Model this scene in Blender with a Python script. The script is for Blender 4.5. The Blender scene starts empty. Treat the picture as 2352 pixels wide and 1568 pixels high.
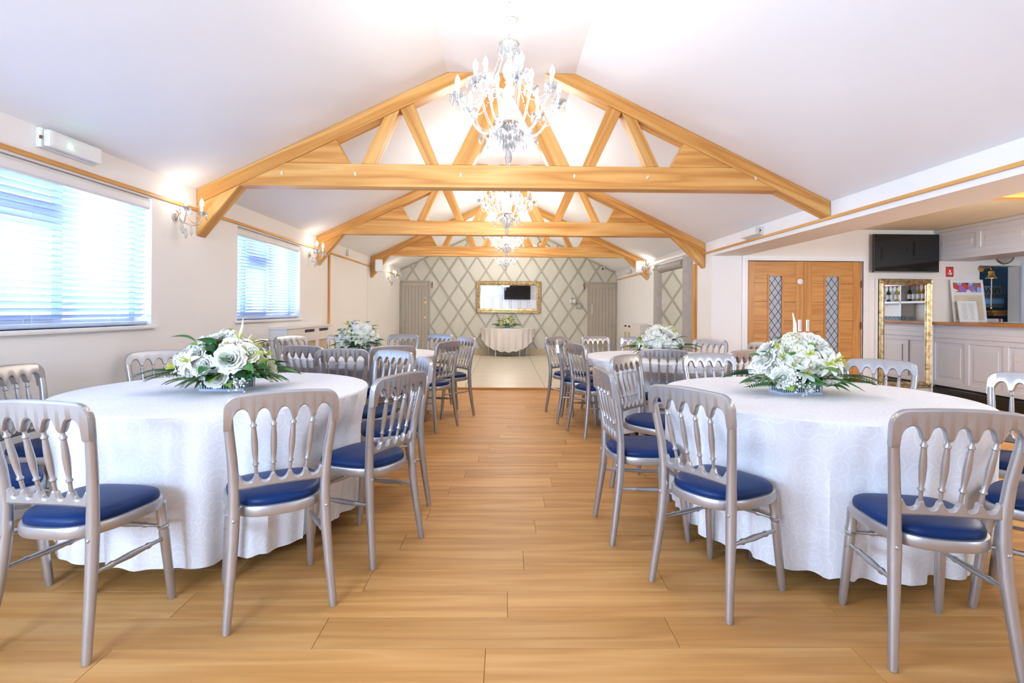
import bpy, bmesh, math, random
from mathutils import Vector, Matrix, Quaternion, noise
scene = bpy.context.scene
COL = scene.collection
PI = math.pi

# ------------------------------------------------------------------ camera
F_PX, W_PX, H_PX = 1200.0, 2352.0, 1568.0
YAW, ROLL, CAM_Z = math.radians(0.9), math.radians(0.4), 1.21
U0, V0 = 1178.85, 712.13
cam = bpy.data.cameras.new('camera'); cam_o = bpy.data.objects.new('camera', cam); COL.objects.link(cam_o)
cam.sensor_width = 36.0; cam.sensor_fit = 'HORIZONTAL'; cam.lens = F_PX / W_PX * 36.0
cam.shift_x = -(U0 - W_PX / 2) / W_PX
cam.shift_y = -(H_PX / 2 - V0) / W_PX
cam.clip_start = 0.05; cam.clip_end = 200
r0 = Vector((math.cos(YAW), -math.sin(YAW), 0)); fw = Vector((math.sin(YAW), math.cos(YAW), 0)); up0 = Vector((0, 0, 1))
cr = r0 * math.cos(ROLL) + up0 * math.sin(ROLL); cu = -r0 * math.sin(ROLL) + up0 * math.cos(ROLL)
m = Matrix((cr, cu, -fw)).transposed().to_4x4(); m.translation = (0, 0, CAM_Z); cam_o.matrix_world = m
scene.camera = cam_o

# ------------------------------------------------------------------ world, daylight, exposure
wd = bpy.data.worlds.new('World'); scene.world = wd; wd.use_nodes = True
bg = wd.node_tree.nodes['Background']; bg.inputs['Color'].default_value = (0.66, 0.81, 1.0, 1); bg.inputs['Strength'].default_value = 2.2
vs = scene.view_settings; vs.view_transform = 'Standard'; vs.look = 'None'; vs.exposure = 0.86; vs.gamma = 1.0; vs.use_curve_mapping = False
cy = scene.cycles; cy.max_bounces = 6; cy.diffuse_bounces = 4; cy.glossy_bounces = 3; cy.transmission_bounces = 2
cy.transparent_max_bounces = 16; cy.sample_clamp_indirect = 6.0; cy.caustics_reflective = False; cy.caustics_refractive = False
cy.use_denoising = True; cy.use_adaptive_sampling = True; cy.adaptive_threshold = 0.12; cy.adaptive_min_samples = 16

def area(name, loc, rot, sx, sy, energy, col):
    l = bpy.data.lights.new(name, 'AREA'); l.shape = 'RECTANGLE'; l.size = sx; l.size_y = sy; l.energy = energy; l.color = col
    o = bpy.data.objects.new(name, l); o.location = loc; o.rotation_euler = rot; COL.objects.link(o); return o
SKY = (0.58, 0.75, 1.0)
E_WIN = 0.54
area('daylight_window', (-3.12, 3.2, 1.6), (0, -PI/2, 0), 1.1, 2.0, 150*E_WIN, SKY)
area('daylight_window', (-3.12, 6.29, 1.6), (0, -PI/2, 0), 1.1, 1.7, 105*E_WIN, SKY)
area('daylight_window', (-3.12, 0.1, 1.6), (0, -PI/2, 0), 1.1, 1.9, 350*E_WIN, SKY)  # fill light for the added window beside the viewer
area('daylight_window', (-1.9, -1.62, 1.5), (PI/2, 0, 0), 1.3, 1.3, 270*E_WIN, SKY)
area('daylight_window', (5.2, -1.62, 1.5), (PI/2, 0, 0), 2.2, 1.3, 200*E_WIN, SKY)  # fill light for the added rear window of the bar

# ------------------------------------------------------------------ materials
MATS = {}
def nd(nt, t, **kw):
    n = nt.nodes.new(t)
    for k, v in kw.items():
        if k.startswith('i_'): n.inputs[k[2:].replace('_', ' ')].default_value = v
        else: setattr(n, k, v)
    return n
def base(name, col=(0.8, 0.8, 0.8), rough=0.5, metal=0.0, spec=0.5):
    mt = bpy.data.materials.new(name); mt.use_nodes = True; nt = mt.node_tree; b = nt.nodes['Principled BSDF']
    b.inputs['Base Color'].default_value = (*col, 1); b.inputs['Roughness'].default_value = rough; b.inputs['Metallic'].default_value = metal
    b.inputs['Specular IOR Level'].default_value = spec
    MATS[name] = mt; return mt, nt, b
def link(nt, a, ao, b, bi): nt.links.new(a.outputs[ao], b.inputs[bi])
def mth(nt, op, a=None, b=None, c=None):
    n = nt.nodes.new('ShaderNodeMath'); n.operation = op
    for i, x in enumerate((a, b, c)):
        if x is None: continue
        if isinstance(x, (int, float)): n.inputs[i].default_value = x
        else: nt.links.new(x, n.inputs[i])
    return n.outputs[0]
def mottled(name, col, var=0.06, scale=3.0, rough=0.6, metal=0.0, spec=0.5, bump=0.0, bscale=60, coord='Object'):
    """plain colour with a soft uneven tone and a fine relief"""
    mt, nt, b = base(name, col, rough, metal, spec)
    tc = nd(nt, 'ShaderNodeTexCoord'); n = nd(nt, 'ShaderNodeTexNoise'); n.inputs['Scale'].default_value = scale; n.inputs['Detail'].default_value = 3
    link(nt, tc, coord, n, 'Vector')
    r = nd(nt, 'ShaderNodeValToRGB'); e = r.color_ramp.elements
    e[0].position = 0.3; e[1].position = 0.7
    e[0].color = (*[c*(1-var) for c in col], 1); e[1].color = (*[min(1, c*(1+var)) for c in col], 1)
    link(nt, n, 'Fac', r, 'Fac'); link(nt, r, 'Color', b, 'Base Color')
    if bump:
        n2 = nd(nt, 'ShaderNodeTexNoise'); n2.inputs['Scale'].default_value = bscale; link(nt, tc, coord, n2, 'Vector')
        bp = nd(nt, 'ShaderNodeBump'); bp.inputs['Strength'].default_value = bump; bp.inputs['Distance'].default_value = 0.01
        link(nt, n2, 'Fac', bp, 'Height'); link(nt, bp, 'Normal', b, 'Normal')
    return mt
def wood(name, c1, c2, c3, rough=0.4, sx=0.9, sy=9.0, rings=5.0, rnd=0.12, spec=0.4):
    """grain along the object's local X"""
    mt, nt, b = base(name, c2, rough, 0, spec)
    tc = nd(nt, 'ShaderNodeTexCoord'); oi = nd(nt, 'ShaderNodeObjectInfo')
    off = nd(nt, 'ShaderNodeCombineXYZ')
    for i, k in enumerate('XYZ'): nt.links.new(mth(nt, 'MULTIPLY', oi.outputs['Random'], (37.0, 11.3, 5.7)[i]), off.inputs[k])
    add = nd(nt, 'ShaderNodeVectorMath', operation='ADD'); link(nt, tc, 'Object', add, 0); link(nt, off, 'Vector', add, 1)
    mp = nd(nt, 'ShaderNodeMapping'); mp.inputs['Scale'].default_value = (sx, sy, sy); link(nt, add, 'Vector', mp, 'Vector')
    n1 = nd(nt, 'ShaderNodeTexNoise'); n1.inputs['Scale'].default_value = 1.0; n1.inputs['Detail'].default_value = 2.0; link(nt, mp, 'Vector', n1, 'Vector')
    bands = mth(nt, 'FRACT', mth(nt, 'MULTIPLY', n1.outputs['Fac'], rings))
    tri = mth(nt, 'ABSOLUTE', mth(nt, 'SUBTRACT', mth(nt, 'MULTIPLY', bands, 2.0), 1.0))
    mp2 = nd(nt, 'ShaderNodeMapping'); mp2.inputs['Scale'].default_value = (sx*3, sy*14, sy*14); link(nt, add, 'Vector', mp2, 'Vector')
    n2 = nd(nt, 'ShaderNodeTexNoise'); n2.inputs['Scale'].default_value = 1.0; n2.inputs['Detail'].default_value = 3; link(nt, mp2, 'Vector', n2, 'Vector')
    v = mth(nt, 'ADD', mth(nt, 'MULTIPLY', tri, 0.62), mth(nt, 'MULTIPLY', n2.outputs['Fac'], 0.4))
    r = nd(nt, 'ShaderNodeValToRGB'); e = r.color_ramp.elements; e[0].position = 0.12; e[0].color = (*c1, 1); e[1].position = 0.95; e[1].color = (*c3, 1)
    e2 = r.color_ramp.elements.new(0.5); e2.color = (*c2, 1)
    nt.links.new(v, r.inputs['Fac'])
    hs = nd(nt, 'ShaderNodeHueSaturation'); link(nt, r, 'Color', hs, 'Color')
    nt.links.new(mth(nt, 'ADD', mth(nt, 'MULTIPLY', oi.outputs['Random'], rnd*2), 1 - rnd), hs.inputs['Value'])
    link(nt, hs, 'Color', b, 'Base Color')
    return mt

mottled('wall_paint', (0.85, 0.805, 0.76), 0.015, 1.2, 0.75, bump=0.03, bscale=180)
mottled('wall_white', (0.87, 0.865, 0.86), 0.01, 1.2, 0.7, bump=0.02, bscale=180)
mottled('ceiling_paint', (0.88, 0.88, 0.90), 0.01, 0.8, 0.8)
mottled('bar_ceiling_paint', (0.90, 0.84, 0.66), 0.02, 0.8, 0.8)
mottled('back_wall_paint', (0.67, 0.66, 0.57), 0.02, 1.0, 0.6)
mottled('lattice_paint', (0.45, 0.41, 0.34), 0.03, 6.0, 0.5)
mottled('grey_panel_paint', (0.73, 0.745, 0.80), 0.015, 3.0, 0.45)
mottled('white_gloss', (0.86, 0.86, 0.86), 0.01, 3.0, 0.35)
mottled('white_plastic', (0.82, 0.82, 0.80), 0.02, 5.0, 0.35)
mottled('sill_paint', (0.80, 0.76, 0.72), 0.01, 4, 0.4)
mottled('taupe_door_paint', (0.47, 0.42, 0.35), 0.03, 4.0, 0.45)
mottled('grey_vinyl', (0.40, 0.38, 0.36), 0.08, 9.0, 0.5, bump=0.1, bscale=30)
mottled('pvc_frame', (0.56, 0.63, 0.76), 0.02, 5, 0.35)  # bluish shade of the backlit frames is put into this colour
mottled('slat_backlit_blue', (0.58, 0.69, 0.88), 0.01, 5, 0.45)  # white slats; their blue backlit shade is painted into the colour
mottled('headrail_cream', (0.76, 0.73, 0.71), 0.02, 5, 0.5)
mottled('dark_plinth', (0.018, 0.015, 0.013), 0.2, 10, 0.35)
mottled('stone_skirting', (0.58, 0.47, 0.31), 0.06, 6, 0.4)
mottled('tile_stone', (0.70, 0.63, 0.50), 0.05, 2.2, 0.28, bump=0.02, bscale=15, coord='Object')
mottled('grout', (0.38, 0.31, 0.22), 0.1, 20, 0.8)
mottled('subfloor', (0.10, 0.05, 0.025), 0.1, 4, 0.6)
mottled('black_plastic', (0.012, 0.012, 0.013), 0.1, 10, 0.4)
mottled('dark_interior', (0.05, 0.10, 0.16), 0.2, 4, 0.6)  # bluish light inside the hatch room is mixed into this colour
mottled('brass', (0.72, 0.50, 0.18), 0.08, 20, 0.28, 1.0)
mottled('chrome', (0.80, 0.80, 0.82), 0.03, 20, 0.14, 1.0)
mottled('steel_leg', (0.55, 0.56, 0.60), 0.04, 20, 0.3, 1.0)
mottled('bronze_hinge', (0.25, 0.12, 0.06), 0.1, 20, 0.4, 0.8)
mottled('paper', (0.85, 0.85, 0.84), 0.02, 8, 0.7)
mottled('parchment', (0.72, 0.62, 0.46), 0.08, 6, 0.7)
mottled('red_print', (0.75, 0.05, 0.03), 0.05, 6, 0.5)
mottled('ink', (0.03, 0.03, 0.035), 0.1, 10, 0.6)
mottled('blue_print', (0.25, 0.50, 0.85), 0.05, 10, 0.5)
mottled('slate_sign', (0.16, 0.20, 0.26), 0.1, 10, 0.6)
mottled('sign_frame', (0.30, 0.30, 0.32), 0.1, 10, 0.6)
mottled('towel', (0.62, 0.58, 0.58), 0.05, 40, 0.9)
mottled('towel_red', (0.35, 0.03, 0.06), 0.05, 40, 0.9)
wood('pine', (0.79, 0.47, 0.165), (0.69, 0.35, 0.095), (0.51, 0.21, 0.042), 0.38, 0.5, 7.0, 3.6, 0.09)
wood('oak_floor', (0.61, 0.33, 0.118), (0.54, 0.268, 0.082), (0.44, 0.20, 0.055), 0.47, 0.7, 9.0, 3.4, 0.08, 0.22)
wood('oak_door', (0.64, 0.32, 0.095), (0.58, 0.265, 0.07), (0.48, 0.20, 0.05), 0.35, 1.0, 12.0, 3.0, 0.05)
wood('oak_top', (0.62, 0.30, 0.09), (0.52, 0.22, 0.05), (0.42, 0.16, 0.035), 0.3, 1.0, 12.0, 3.0, 0.04)

def silver():
    mt, nt, b = base('silver_paint', (0.46, 0.45, 0.45), 0.33, 0.68)
    tc = nd(nt, 'ShaderNodeTexCoord'); n = nd(nt, 'ShaderNodeTexNoise'); n.inputs['Scale'].default_value = 14; n.inputs['Detail'].default_value = 5
    link(nt, tc, 'Object', n, 'Vector')
    r = nd(nt, 'ShaderNodeValToRGB'); r.color_ramp.elements[0].color = (0.42, 0.405, 0.40, 1); r.color_ramp.elements[1].color = (0.51, 0.50, 0.51, 1)
    link(nt, n, 'Fac', r, 'Fac')
    # scuffs: small worn spots
    n2 = nd(nt, 'ShaderNodeTexNoise'); n2.inputs['Scale'].default_value = 22; n2.inputs['Detail'].default_value = 6; link(nt, tc, 'Object', n2, 'Vector')
    k = nd(nt, 'ShaderNodeValToRGB'); k.color_ramp.elements[0].position = 0.70; k.color_ramp.elements[1].position = 0.76; link(nt, n2, 'Fac', k, 'Fac')
    mx = nd(nt, 'ShaderNodeMix', data_type='RGBA'); nt.links.new(k.outputs['Color'], mx.inputs['Factor'])
    nt.links.new(r.outputs['Color'], mx.inputs['A']); mx.inputs['B'].default_value = (0.27, 0.24, 0.22, 1)
    nt.links.new(mx.outputs['Result'], b.inputs['Base Color'])
silver()
def velvet():
    mt, nt, b = base('navy_velvet', (0.008, 0.03, 0.13), 0.42, 0, 0.22)
    b.inputs['Sheen Weight'].default_value = 0.02; b.inputs['Sheen Tint'].default_value = (0.25, 0.42, 0.9, 1); b.inputs['Sheen Roughness'].default_value = 0.45
    tc = nd(nt, 'ShaderNodeTexCoord'); n = nd(nt, 'ShaderNodeTexNoise'); n.inputs['Scale'].default_value = 9; n.inputs['Detail'].default_value = 4; link(nt, tc, 'Object', n, 'Vector')
    r = nd(nt, 'ShaderNodeValToRGB'); r.color_ramp.elements[0].color = (0.0015, 0.014, 0.070, 1); r.color_ramp.elements[1].color = (0.004, 0.032, 0.14, 1)
    link(nt, n, 'Fac', r, 'Fac'); link(nt, r, 'Color', b, 'Base Color')
velvet()
def damask():
    """white cloth woven with satin scrolls: spirals curling out of scattered centres"""
    mt, nt, b = base('damask_cloth', (0.84, 0.84, 0.86), 0.6, 0, 0.4)
    b.inputs['Sheen Weight'].default_value = 0.15
    tc = nd(nt, 'ShaderNodeTexCoord')
    mask = None
    for sc, rnd_, fr, thick in ((8.5, 0.9, 1.9, 0.055), (14.0, 1.0, 1.7, 0.075)):
        mp = nd(nt, 'ShaderNodeMapping'); mp.inputs['Scale'].default_value = (sc, sc, 1); link(nt, tc, 'UV', mp, 'Vector')
        vo = nd(nt, 'ShaderNodeTexVoronoi'); vo.voronoi_dimensions = '2D'; vo.inputs['Scale'].default_value = 1.0; vo.inputs['Randomness'].default_value = rnd_
        link(nt, mp, 'Vector', vo, 'Vector')
        sub = nd(nt, 'ShaderNodeVectorMath', operation='SUBTRACT'); link(nt, mp, 'Vector', sub, 0); link(nt, vo, 'Position', sub, 1)
        sp = nd(nt, 'ShaderNodeSeparateXYZ'); link(nt, sub, 'Vector', sp, 'Vector')
        ang = mth(nt, 'DIVIDE', mth(nt, 'ARCTAN2', sp.outputs['Y'], sp.outputs['X']), 2*PI)
        d = vo.outputs['Distance']
        s = mth(nt, 'FRACT', mth(nt, 'ADD', mth(nt, 'SUBTRACT', mth(nt, 'MULTIPLY', mth(nt, 'POWER', d, 0.8), fr*2), ang), 4.0))
        ln = mth(nt, 'LESS_THAN', mth(nt, 'ABSOLUTE', mth(nt, 'SUBTRACT', s, 0.5)), thick)
        ln = mth(nt, 'MULTIPLY', ln, mth(nt, 'LESS_THAN', d, 0.62))
        mask = ln if mask is None else mth(nt, 'MAXIMUM', mask, mth(nt, 'MULTIPLY', ln, 0.6))
    mx = nd(nt, 'ShaderNodeMix', data_type='RGBA'); nt.links.new(mask, mx.inputs['Factor'])
    mx.inputs['A'].default_value = (0.80, 0.80, 0.83, 1); mx.inputs['B'].default_value = (0.90, 0.90, 0.91, 1)
    nt.links.new(mx.outputs['Result'], b.inputs['Base Color'])
    nt.links.new(mth(nt, 'SUBTRACT', 0.62, mth(nt, 'MULTIPLY', mask, 0.27)), b.inputs['Roughness'])
damask()
mottled('plain_cloth', (0.84, 0.78, 0.74), 0.02, 6, 0.8)
def clear(name, tint, gloss, diff=0.0, rough=0.04):
    mt = bpy.data.materials.new(name); mt.use_nodes = True; nt = mt.node_tree; nt.nodes.clear()
    out = nd(nt, 'ShaderNodeOutputMaterial'); tr = nd(nt, 'ShaderNodeBsdfTransparent'); tr.inputs['Color'].default_value = (*tint, 1)
    gl = nd(nt, 'ShaderNodeBsdfGlossy'); gl.inputs['Roughness'].default_value = rough
    lw = nd(nt, 'ShaderNodeLayerWeight'); lw.inputs['Blend'].default_value = 0.35
    mx = nd(nt, 'ShaderNodeMixShader'); nt.links.new(mth(nt, 'ADD', mth(nt, 'MULTIPLY', lw.outputs['Fresnel'], 0.6), gloss), mx.inputs['Fac'])
    link(nt, tr, 'BSDF', mx, 1); link(nt, gl, 'BSDF', mx, 2); last = mx
    if diff:
        df = nd(nt, 'ShaderNodeBsdfDiffuse'); df.inputs['Color'].default_value = (0.93, 0.94, 0.96, 1)
        tl = nd(nt, 'ShaderNodeBsdfTranslucent'); tl.inputs['Color'].default_value = (0.93, 0.94, 0.96, 1)
        m1 = nd(nt, 'ShaderNodeMixShader'); m1.inputs['Fac'].default_value = 0.5; link(nt, df, 'BSDF', m1, 1); link(nt, tl, 'BSDF', m1, 2)
        m2 = nd(nt, 'ShaderNodeMixShader'); m2.inputs['Fac'].default_value = diff; link(nt, mx, 'Shader', m2, 1); link(nt, m1, 'Shader', m2, 2); last = m2
    nt.links.new(last.outputs[0], out.inputs['Surface']); MATS[name] = mt
clear('crystal', (0.93, 0.95, 0.97), 0.16, 0.10)
clear('window_glass', (0.97, 0.98, 1.0), 0.03)
clear('drinking_glass', (0.80, 0.88, 0.92), 0.12, 0.05)
clear('bottle_green', (0.05, 0.22, 0.08), 0.1, 0.0)
clear('bottle_amber', (0.75, 0.32, 0.02), 0.1, 0.08)
clear('bottle_yellow', (0.85, 0.70, 0.05), 0.1, 0.1)
clear('bottle_clear', (0.85, 0.9, 0.95), 0.12, 0.1)
def emit(name, col, s):
    mt = bpy.data.materials.new(name); mt.use_nodes = True; nt = mt.node_tree; b = nt.nodes['Principled BSDF']
    b.inputs['Base Color'].default_value = (*col, 1); b.inputs['Emission Color'].default_value = (*col, 1); b.inputs['Emission Strength'].default_value = s
    MATS[name] = mt
emit('bulb_glow', (1.0, 0.93, 0.82), 9.0)
emit('led_green', (0.15, 1.0, 0.65), 20.0)
base('mirror_glass', (0.90, 0.91, 0.92), 0.015, 1.0)
base('tv_screen', (0.008, 0.008, 0.009), 0.07, 0, 0.6)
base('frosted_glass', (0.42, 0.47, 0.55), 0.25, 0, 0.6)
def giltmat():
    mt, nt, b = base('gilt', (0.60, 0.45, 0.22), 0.38, 0.75)
    tc = nd(nt, 'ShaderNodeTexCoord'); n = nd(nt, 'ShaderNodeTexNoise'); n.inputs['Scale'].default_value = 16; n.inputs['Detail'].default_value = 4; link(nt, tc, 'Object', n, 'Vector')
    r = nd(nt, 'ShaderNodeValToRGB'); r.color_ramp.elements[0].position = 0.32; r.color_ramp.elements[0].color = (0.34, 0.23, 0.09, 1); r.color_ramp.elements[1].position = 0.6; r.color_ramp.elements[1].color = (0.72, 0.58, 0.34, 1)
    link(nt, n, 'Fac', r, 'Fac'); link(nt, r, 'Color', b, 'Base Color')
    bp = nd(nt, 'ShaderNodeBump'); bp.inputs['Strength'].default_value = 0.5; bp.inputs['Distance'].default_value = 0.01; link(nt, n, 'Fac', bp, 'Height'); link(nt, bp, 'Normal', b, 'Normal')
giltmat()
def leafmat(name, a, b_, c=None, rough=0.45):
    mt, nt, b = base(name, a, rough, 0, 0.5)
    tc = nd(nt, 'ShaderNodeTexCoord'); oi = nd(nt, 'ShaderNodeObjectInfo'); n = nd(nt, 'ShaderNodeTexNoise'); n.inputs['Scale'].default_value = 30; link(nt, tc, 'Object', n, 'Vector')
    v = mth(nt, 'ADD', mth(nt, 'MULTIPLY', n.outputs['Fac'], 0.6), mth(nt, 'MULTIPLY', oi.outputs['Random'], 0.5))
    r = nd(nt, 'ShaderNodeValToRGB'); e = r.color_ramp.elements; e[0].position = 0.25; e[0].color = (*a, 1); e[1].position = 0.8; e[1].color = (*b_, 1)
    nt.links.new(v, r.inputs['Fac']); link(nt, r, 'Color', b, 'Base Color')
leafmat('leaf_dark', (0.008, 0.055, 0.018), (0.035, 0.15, 0.035))
leafmat('leaf_mid', (0.02, 0.14, 0.03), (0.09, 0.27, 0.05))
leafmat('leaf_lime', (0.10, 0.33, 0.03), (0.36, 0.50, 0.07))
leafmat('leaf_olive', (0.05, 0.10, 0.025), (0.16, 0.20, 0.06))
leafmat('petal_white', (0.80, 0.79, 0.69), (0.88, 0.87, 0.79), rough=0.6)
leafmat('petal_cream', (0.78, 0.75, 0.55), (0.86, 0.83, 0.67), rough=0.6)
leafmat('petal_yellow', (0.72, 0.70, 0.30), (0.84, 0.82, 0.50), rough=0.6)
leafmat('stamen_lime', (0.45, 0.50, 0.05), (0.62, 0.62, 0.10))
mottled('basket_plastic', (0.50, 0.56, 0.70), 0.03, 10, 0.35)

# ------------------------------------------------------------------ mesh helpers
class MB:
    """collects shapes that make up one mesh"""
    def __init__(s): s.v = []; s.f = []; s.sm = []; s.uv = None
    def add(s, vs_, fs, smooth=False):
        o = len(s.v); s.v += [tuple(p) for p in vs_]; s.f += [tuple(i + o for i in f) for f in fs]; s.sm += [smooth]*len(fs); return s
    def box(s, a, b):
        x0, y0, z0 = a; x1, y1, z1 = b
        return s.add([(x0,y0,z0),(x1,y0,z0),(x1,y1,z0),(x0,y1,z0),(x0,y0,z1),(x1,y0,z1),(x1,y1,z1),(x0,y1,z1)],
                     [(0,3,2,1),(4,5,6,7),(0,1,5,4),(1,2,6,5),(2,3,7,6),(3,0,4,7)])
    def bbox(s, a, b, r=0.004):
        """box with chamfered vertical and horizontal edges"""
        bm = bmesh.new(); bmesh.ops.create_cube(bm, size=1)
        sz = [b[i]-a[i] for i in range(3)]; ce = [(a[i]+b[i])/2 for i in range(3)]
        for v in bm.verts: v.co = Vector([v.co[i]*sz[i]+ce[i] for i in range(3)])
        bmesh.ops.bevel(bm, geom=list(bm.edges), offset=min(r, min(sz)*0.45), segments=2, profile=0.7, affect='EDGES')
        return s.frombm(bm)
    def frombm(s, bm, smooth=False):
        bm.verts.index_update(); s.add([v.co[:] for v in bm.verts], [[v.index for v in f.verts] for f in bm.faces], smooth); bm.free(); return s
    def prism(s, poly, y0, y1, axis='y'):
        """polygon extruded; axis y: poly is (x,z); axis z: (x,y); axis x: (y,z)"""
        n = len(poly)
        P = {'y': lambda p, t: (p[0], t, p[1]), 'z': lambda p, t: (p[0], p[1], t), 'x': lambda p, t: (t, p[0], p[1])}[axis]
        vs_ = [P(p, y0) for p in poly] + [P(p, y1) for p in poly]
        fs = [tuple(range(n)), tuple(range(2*n-1, n-1, -1))] + [(i, i+n, (i+1) % n + n, (i+1) % n) for i in range(n)]
        return s.add(vs_, fs)
    def lathe(s, prof, seg=16, c=(0,0,0), axis=None, smooth=True):
        """profile [(r,z)] turned round z, or round the direction axis"""
        q = Vector((0,0,1)).rotation_difference(Vector(axis)) if axis else None
        vs_ = []; fs = []
        for r, z in prof:
            for k in range(seg):
                a = 2*PI*k/seg; p = Vector((r*math.cos(a), r*math.sin(a), z))
                if q: p = q @ p
                vs_.append((p.x+c[0], p.y+c[1], p.z+c[2]))
        for i in range(len(prof)-1):
            for k in range(seg):
                k2 = (k+1) % seg; fs.append((i*seg+k, i*seg+k2, (i+1)*seg+k2, (i+1)*seg+k))
        fs.append(tuple(range(seg-1, -1, -1))); fs.append(tuple(range((len(prof)-1)*seg, len(prof)*seg)))
        return s.add(vs_, fs, smooth)
    def tube(s, pts, rad, seg=8, smooth=True, flat=1.0):
        pts = [Vector(p) for p in pts]; n = len(pts)
        rads = rad if isinstance(rad, (list, tuple)) else [rad]*n
        T = [(pts[min(i+1, n-1)] - pts[max(i-1, 0)]).normalized() for i in range(n)]
        up = Vector((0,0,1)) if abs(T[0].z) < 0.9 else Vector((0,1,0))
        U = T[0].cross(up).normalized(); vs_ = []; fs = []
        for i in range(n):
            U = (U - T[i]*U.dot(T[i])).normalized(); V = T[i].cross(U)
            for k in range(seg):
                a = 2*PI*k/seg; vs_.append(pts[i] + (U*math.cos(a) + V*math.sin(a)*flat)*rads[i])
        for i in range(n-1):
            for k in range(seg):
                k2 = (k+1) % seg; fs.append((i*seg+k, i*seg+k2, (i+1)*seg+k2, (i+1)*seg+k))
        fs.append(tuple(range(seg-1, -1, -1))); fs.append(tuple(range((n-1)*seg, n*seg)))
        return s.add(vs_, fs, smooth)
    def turned(s, a, b, prof, seg=12):
        """profile [(t,r)] turned about the segment a-b"""
        a = Vector(a); b = Vector(b); d = b-a; L = d.length
        return s.lathe([(r, t*L) for t, r in prof], seg, a, d.normalized())
    def ball(s, c, r, u=8, w=6, sq=(1,1,1)):
        vs_ = []; fs = []
        for i in range(1, w):
            t = PI*i/w
            for k in range(u):
                a = 2*PI*k/u; vs_.append((c[0]+r*sq[0]*math.sin(t)*math.cos(a), c[1]+r*sq[1]*math.sin(t)*math.sin(a), c[2]+r*sq[2]*math.cos(t)))
        n = len(vs_); vs_ += [(c[0], c[1], c[2]+r*sq[2]), (c[0], c[1], c[2]-r*sq[2])]
        for i in range(w-2):
            for k in range(u):
                k2 = (k+1) % u; fs.append((i*u+k, (i+1)*u+k, (i+1)*u+k2, i*u+k2))
        for k in range(u):
            k2 = (k+1) % u; fs.append((n, k, k2)); fs.append((n+1, (w-2)*u+k2, (w-2)*u+k))
        return s.add(vs_, fs, True)
    def grid(s, rows, closed=False, smooth=True):
        """rows of points joined into quads; closed wraps each row"""
        nr = len(rows); nc = len(rows[0]); vs_ = [p for r in rows for p in r]; fs = []
        for i in range(nr-1):
            for k in range(nc if closed else nc-1):
                k2 = (k+1) % nc; fs.append((i*nc+k, i*nc+k2, (i+1)*nc+k2, (i+1)*nc+k))
        return s.add(vs_, fs, smooth)
    def mesh(s, name, mat):
        me = bpy.data.meshes.new(name); me.from_pydata(s.v, [], s.f)
        me.polygons.foreach_set('use_smooth', s.sm); me.update(); smooth_any = any(s.sm)
        bm = bmesh.new(); bm.from_mesh(me); bmesh.ops.recalc_face_normals(bm, faces=bm.faces); bm.to_mesh(me); bm.free()
        if smooth_any: me.set_sharp_from_angle(angle=math.radians(38))
        if mat: me.materials.append(MATS[mat])
        return me
    def build(s, name, mat, parent=None, loc=(0,0,0), rot=(0,0,0)):
        return put(name, s.mesh(name, mat), parent, loc, rot)
def put(name, me, parent=None, loc=(0,0,0), rot=(0,0,0), scale=None):
    o = bpy.data.objects.new(name, me); COL.objects.link(o); o.location = loc; o.rotation_euler = rot
    if scale: o.scale = scale
    if parent: o.parent = parent
    return o
def tag(o, label, cat, group=None, kind=None):
    o['label'] = label; o['category'] = cat
    if group: o['group'] = group
    if kind: o['kind'] = kind
    return o
def struct(o, label=None, cat=None):
    o['kind'] = 'structure'
    if label: o['label'] = label
    if cat: o['category'] = cat
    return o
def thing(name, label, cat, loc=(0,0,0), rz=0, group=None):
    o = bpy.data.objects.new(name, None); COL.objects.link(o); o.location = loc; o.rotation_euler = (0,0,rz); o.empty_display_size = 0.1
    return tag(o, label, cat, group)
def copy_tree(src, parent=None):
    c = src.copy(); COL.objects.link(c); c.parent = parent
    for ch in src.children: copy_tree(ch, c)
    return c
def text_mesh(s, size, mat, depth=0.002, align='CENTER'):
    cu_ = bpy.data.curves.new('t', 'FONT'); cu_.body = s; cu_.size = size; cu_.extrude = depth; cu_.align_x = align; cu_.align_y = 'CENTER'
    o = bpy.data.objects.new('t', cu_); COL.objects.link(o); bpy.context.view_layer.update()
    me = bpy.data.meshes.new_from_object(o.evaluated_get(bpy.context.evaluated_depsgraph_get()))
    bpy.data.objects.remove(o); bpy.data.curves.remove(cu_); me.materials.clear(); me.materials.append(MATS[mat]); return me

# ------------------------------------------------------------------ room dimensions
XL, XR, YB, YR, YW = -2.78, 2.98, 13.88, -1.25, 7.5     # left, right, back, rear, bar wall
XC, ZF = 0.0435, 3.363                                   # ridge centre, flat ceiling
YS = 7.95                                                # step up to the tiled floor
ZT = 0.028                                               # tiled floor level
XH = 3.44                                                # far side of the thick right wall / header
XE = 8.2                                                 # far wall behind the bar
ZB = 2.41                                                # bar ceiling
def ceil_z(x): return min(ZF, ZF - 0.483*(abs(x-XC)-0.5825))

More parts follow.
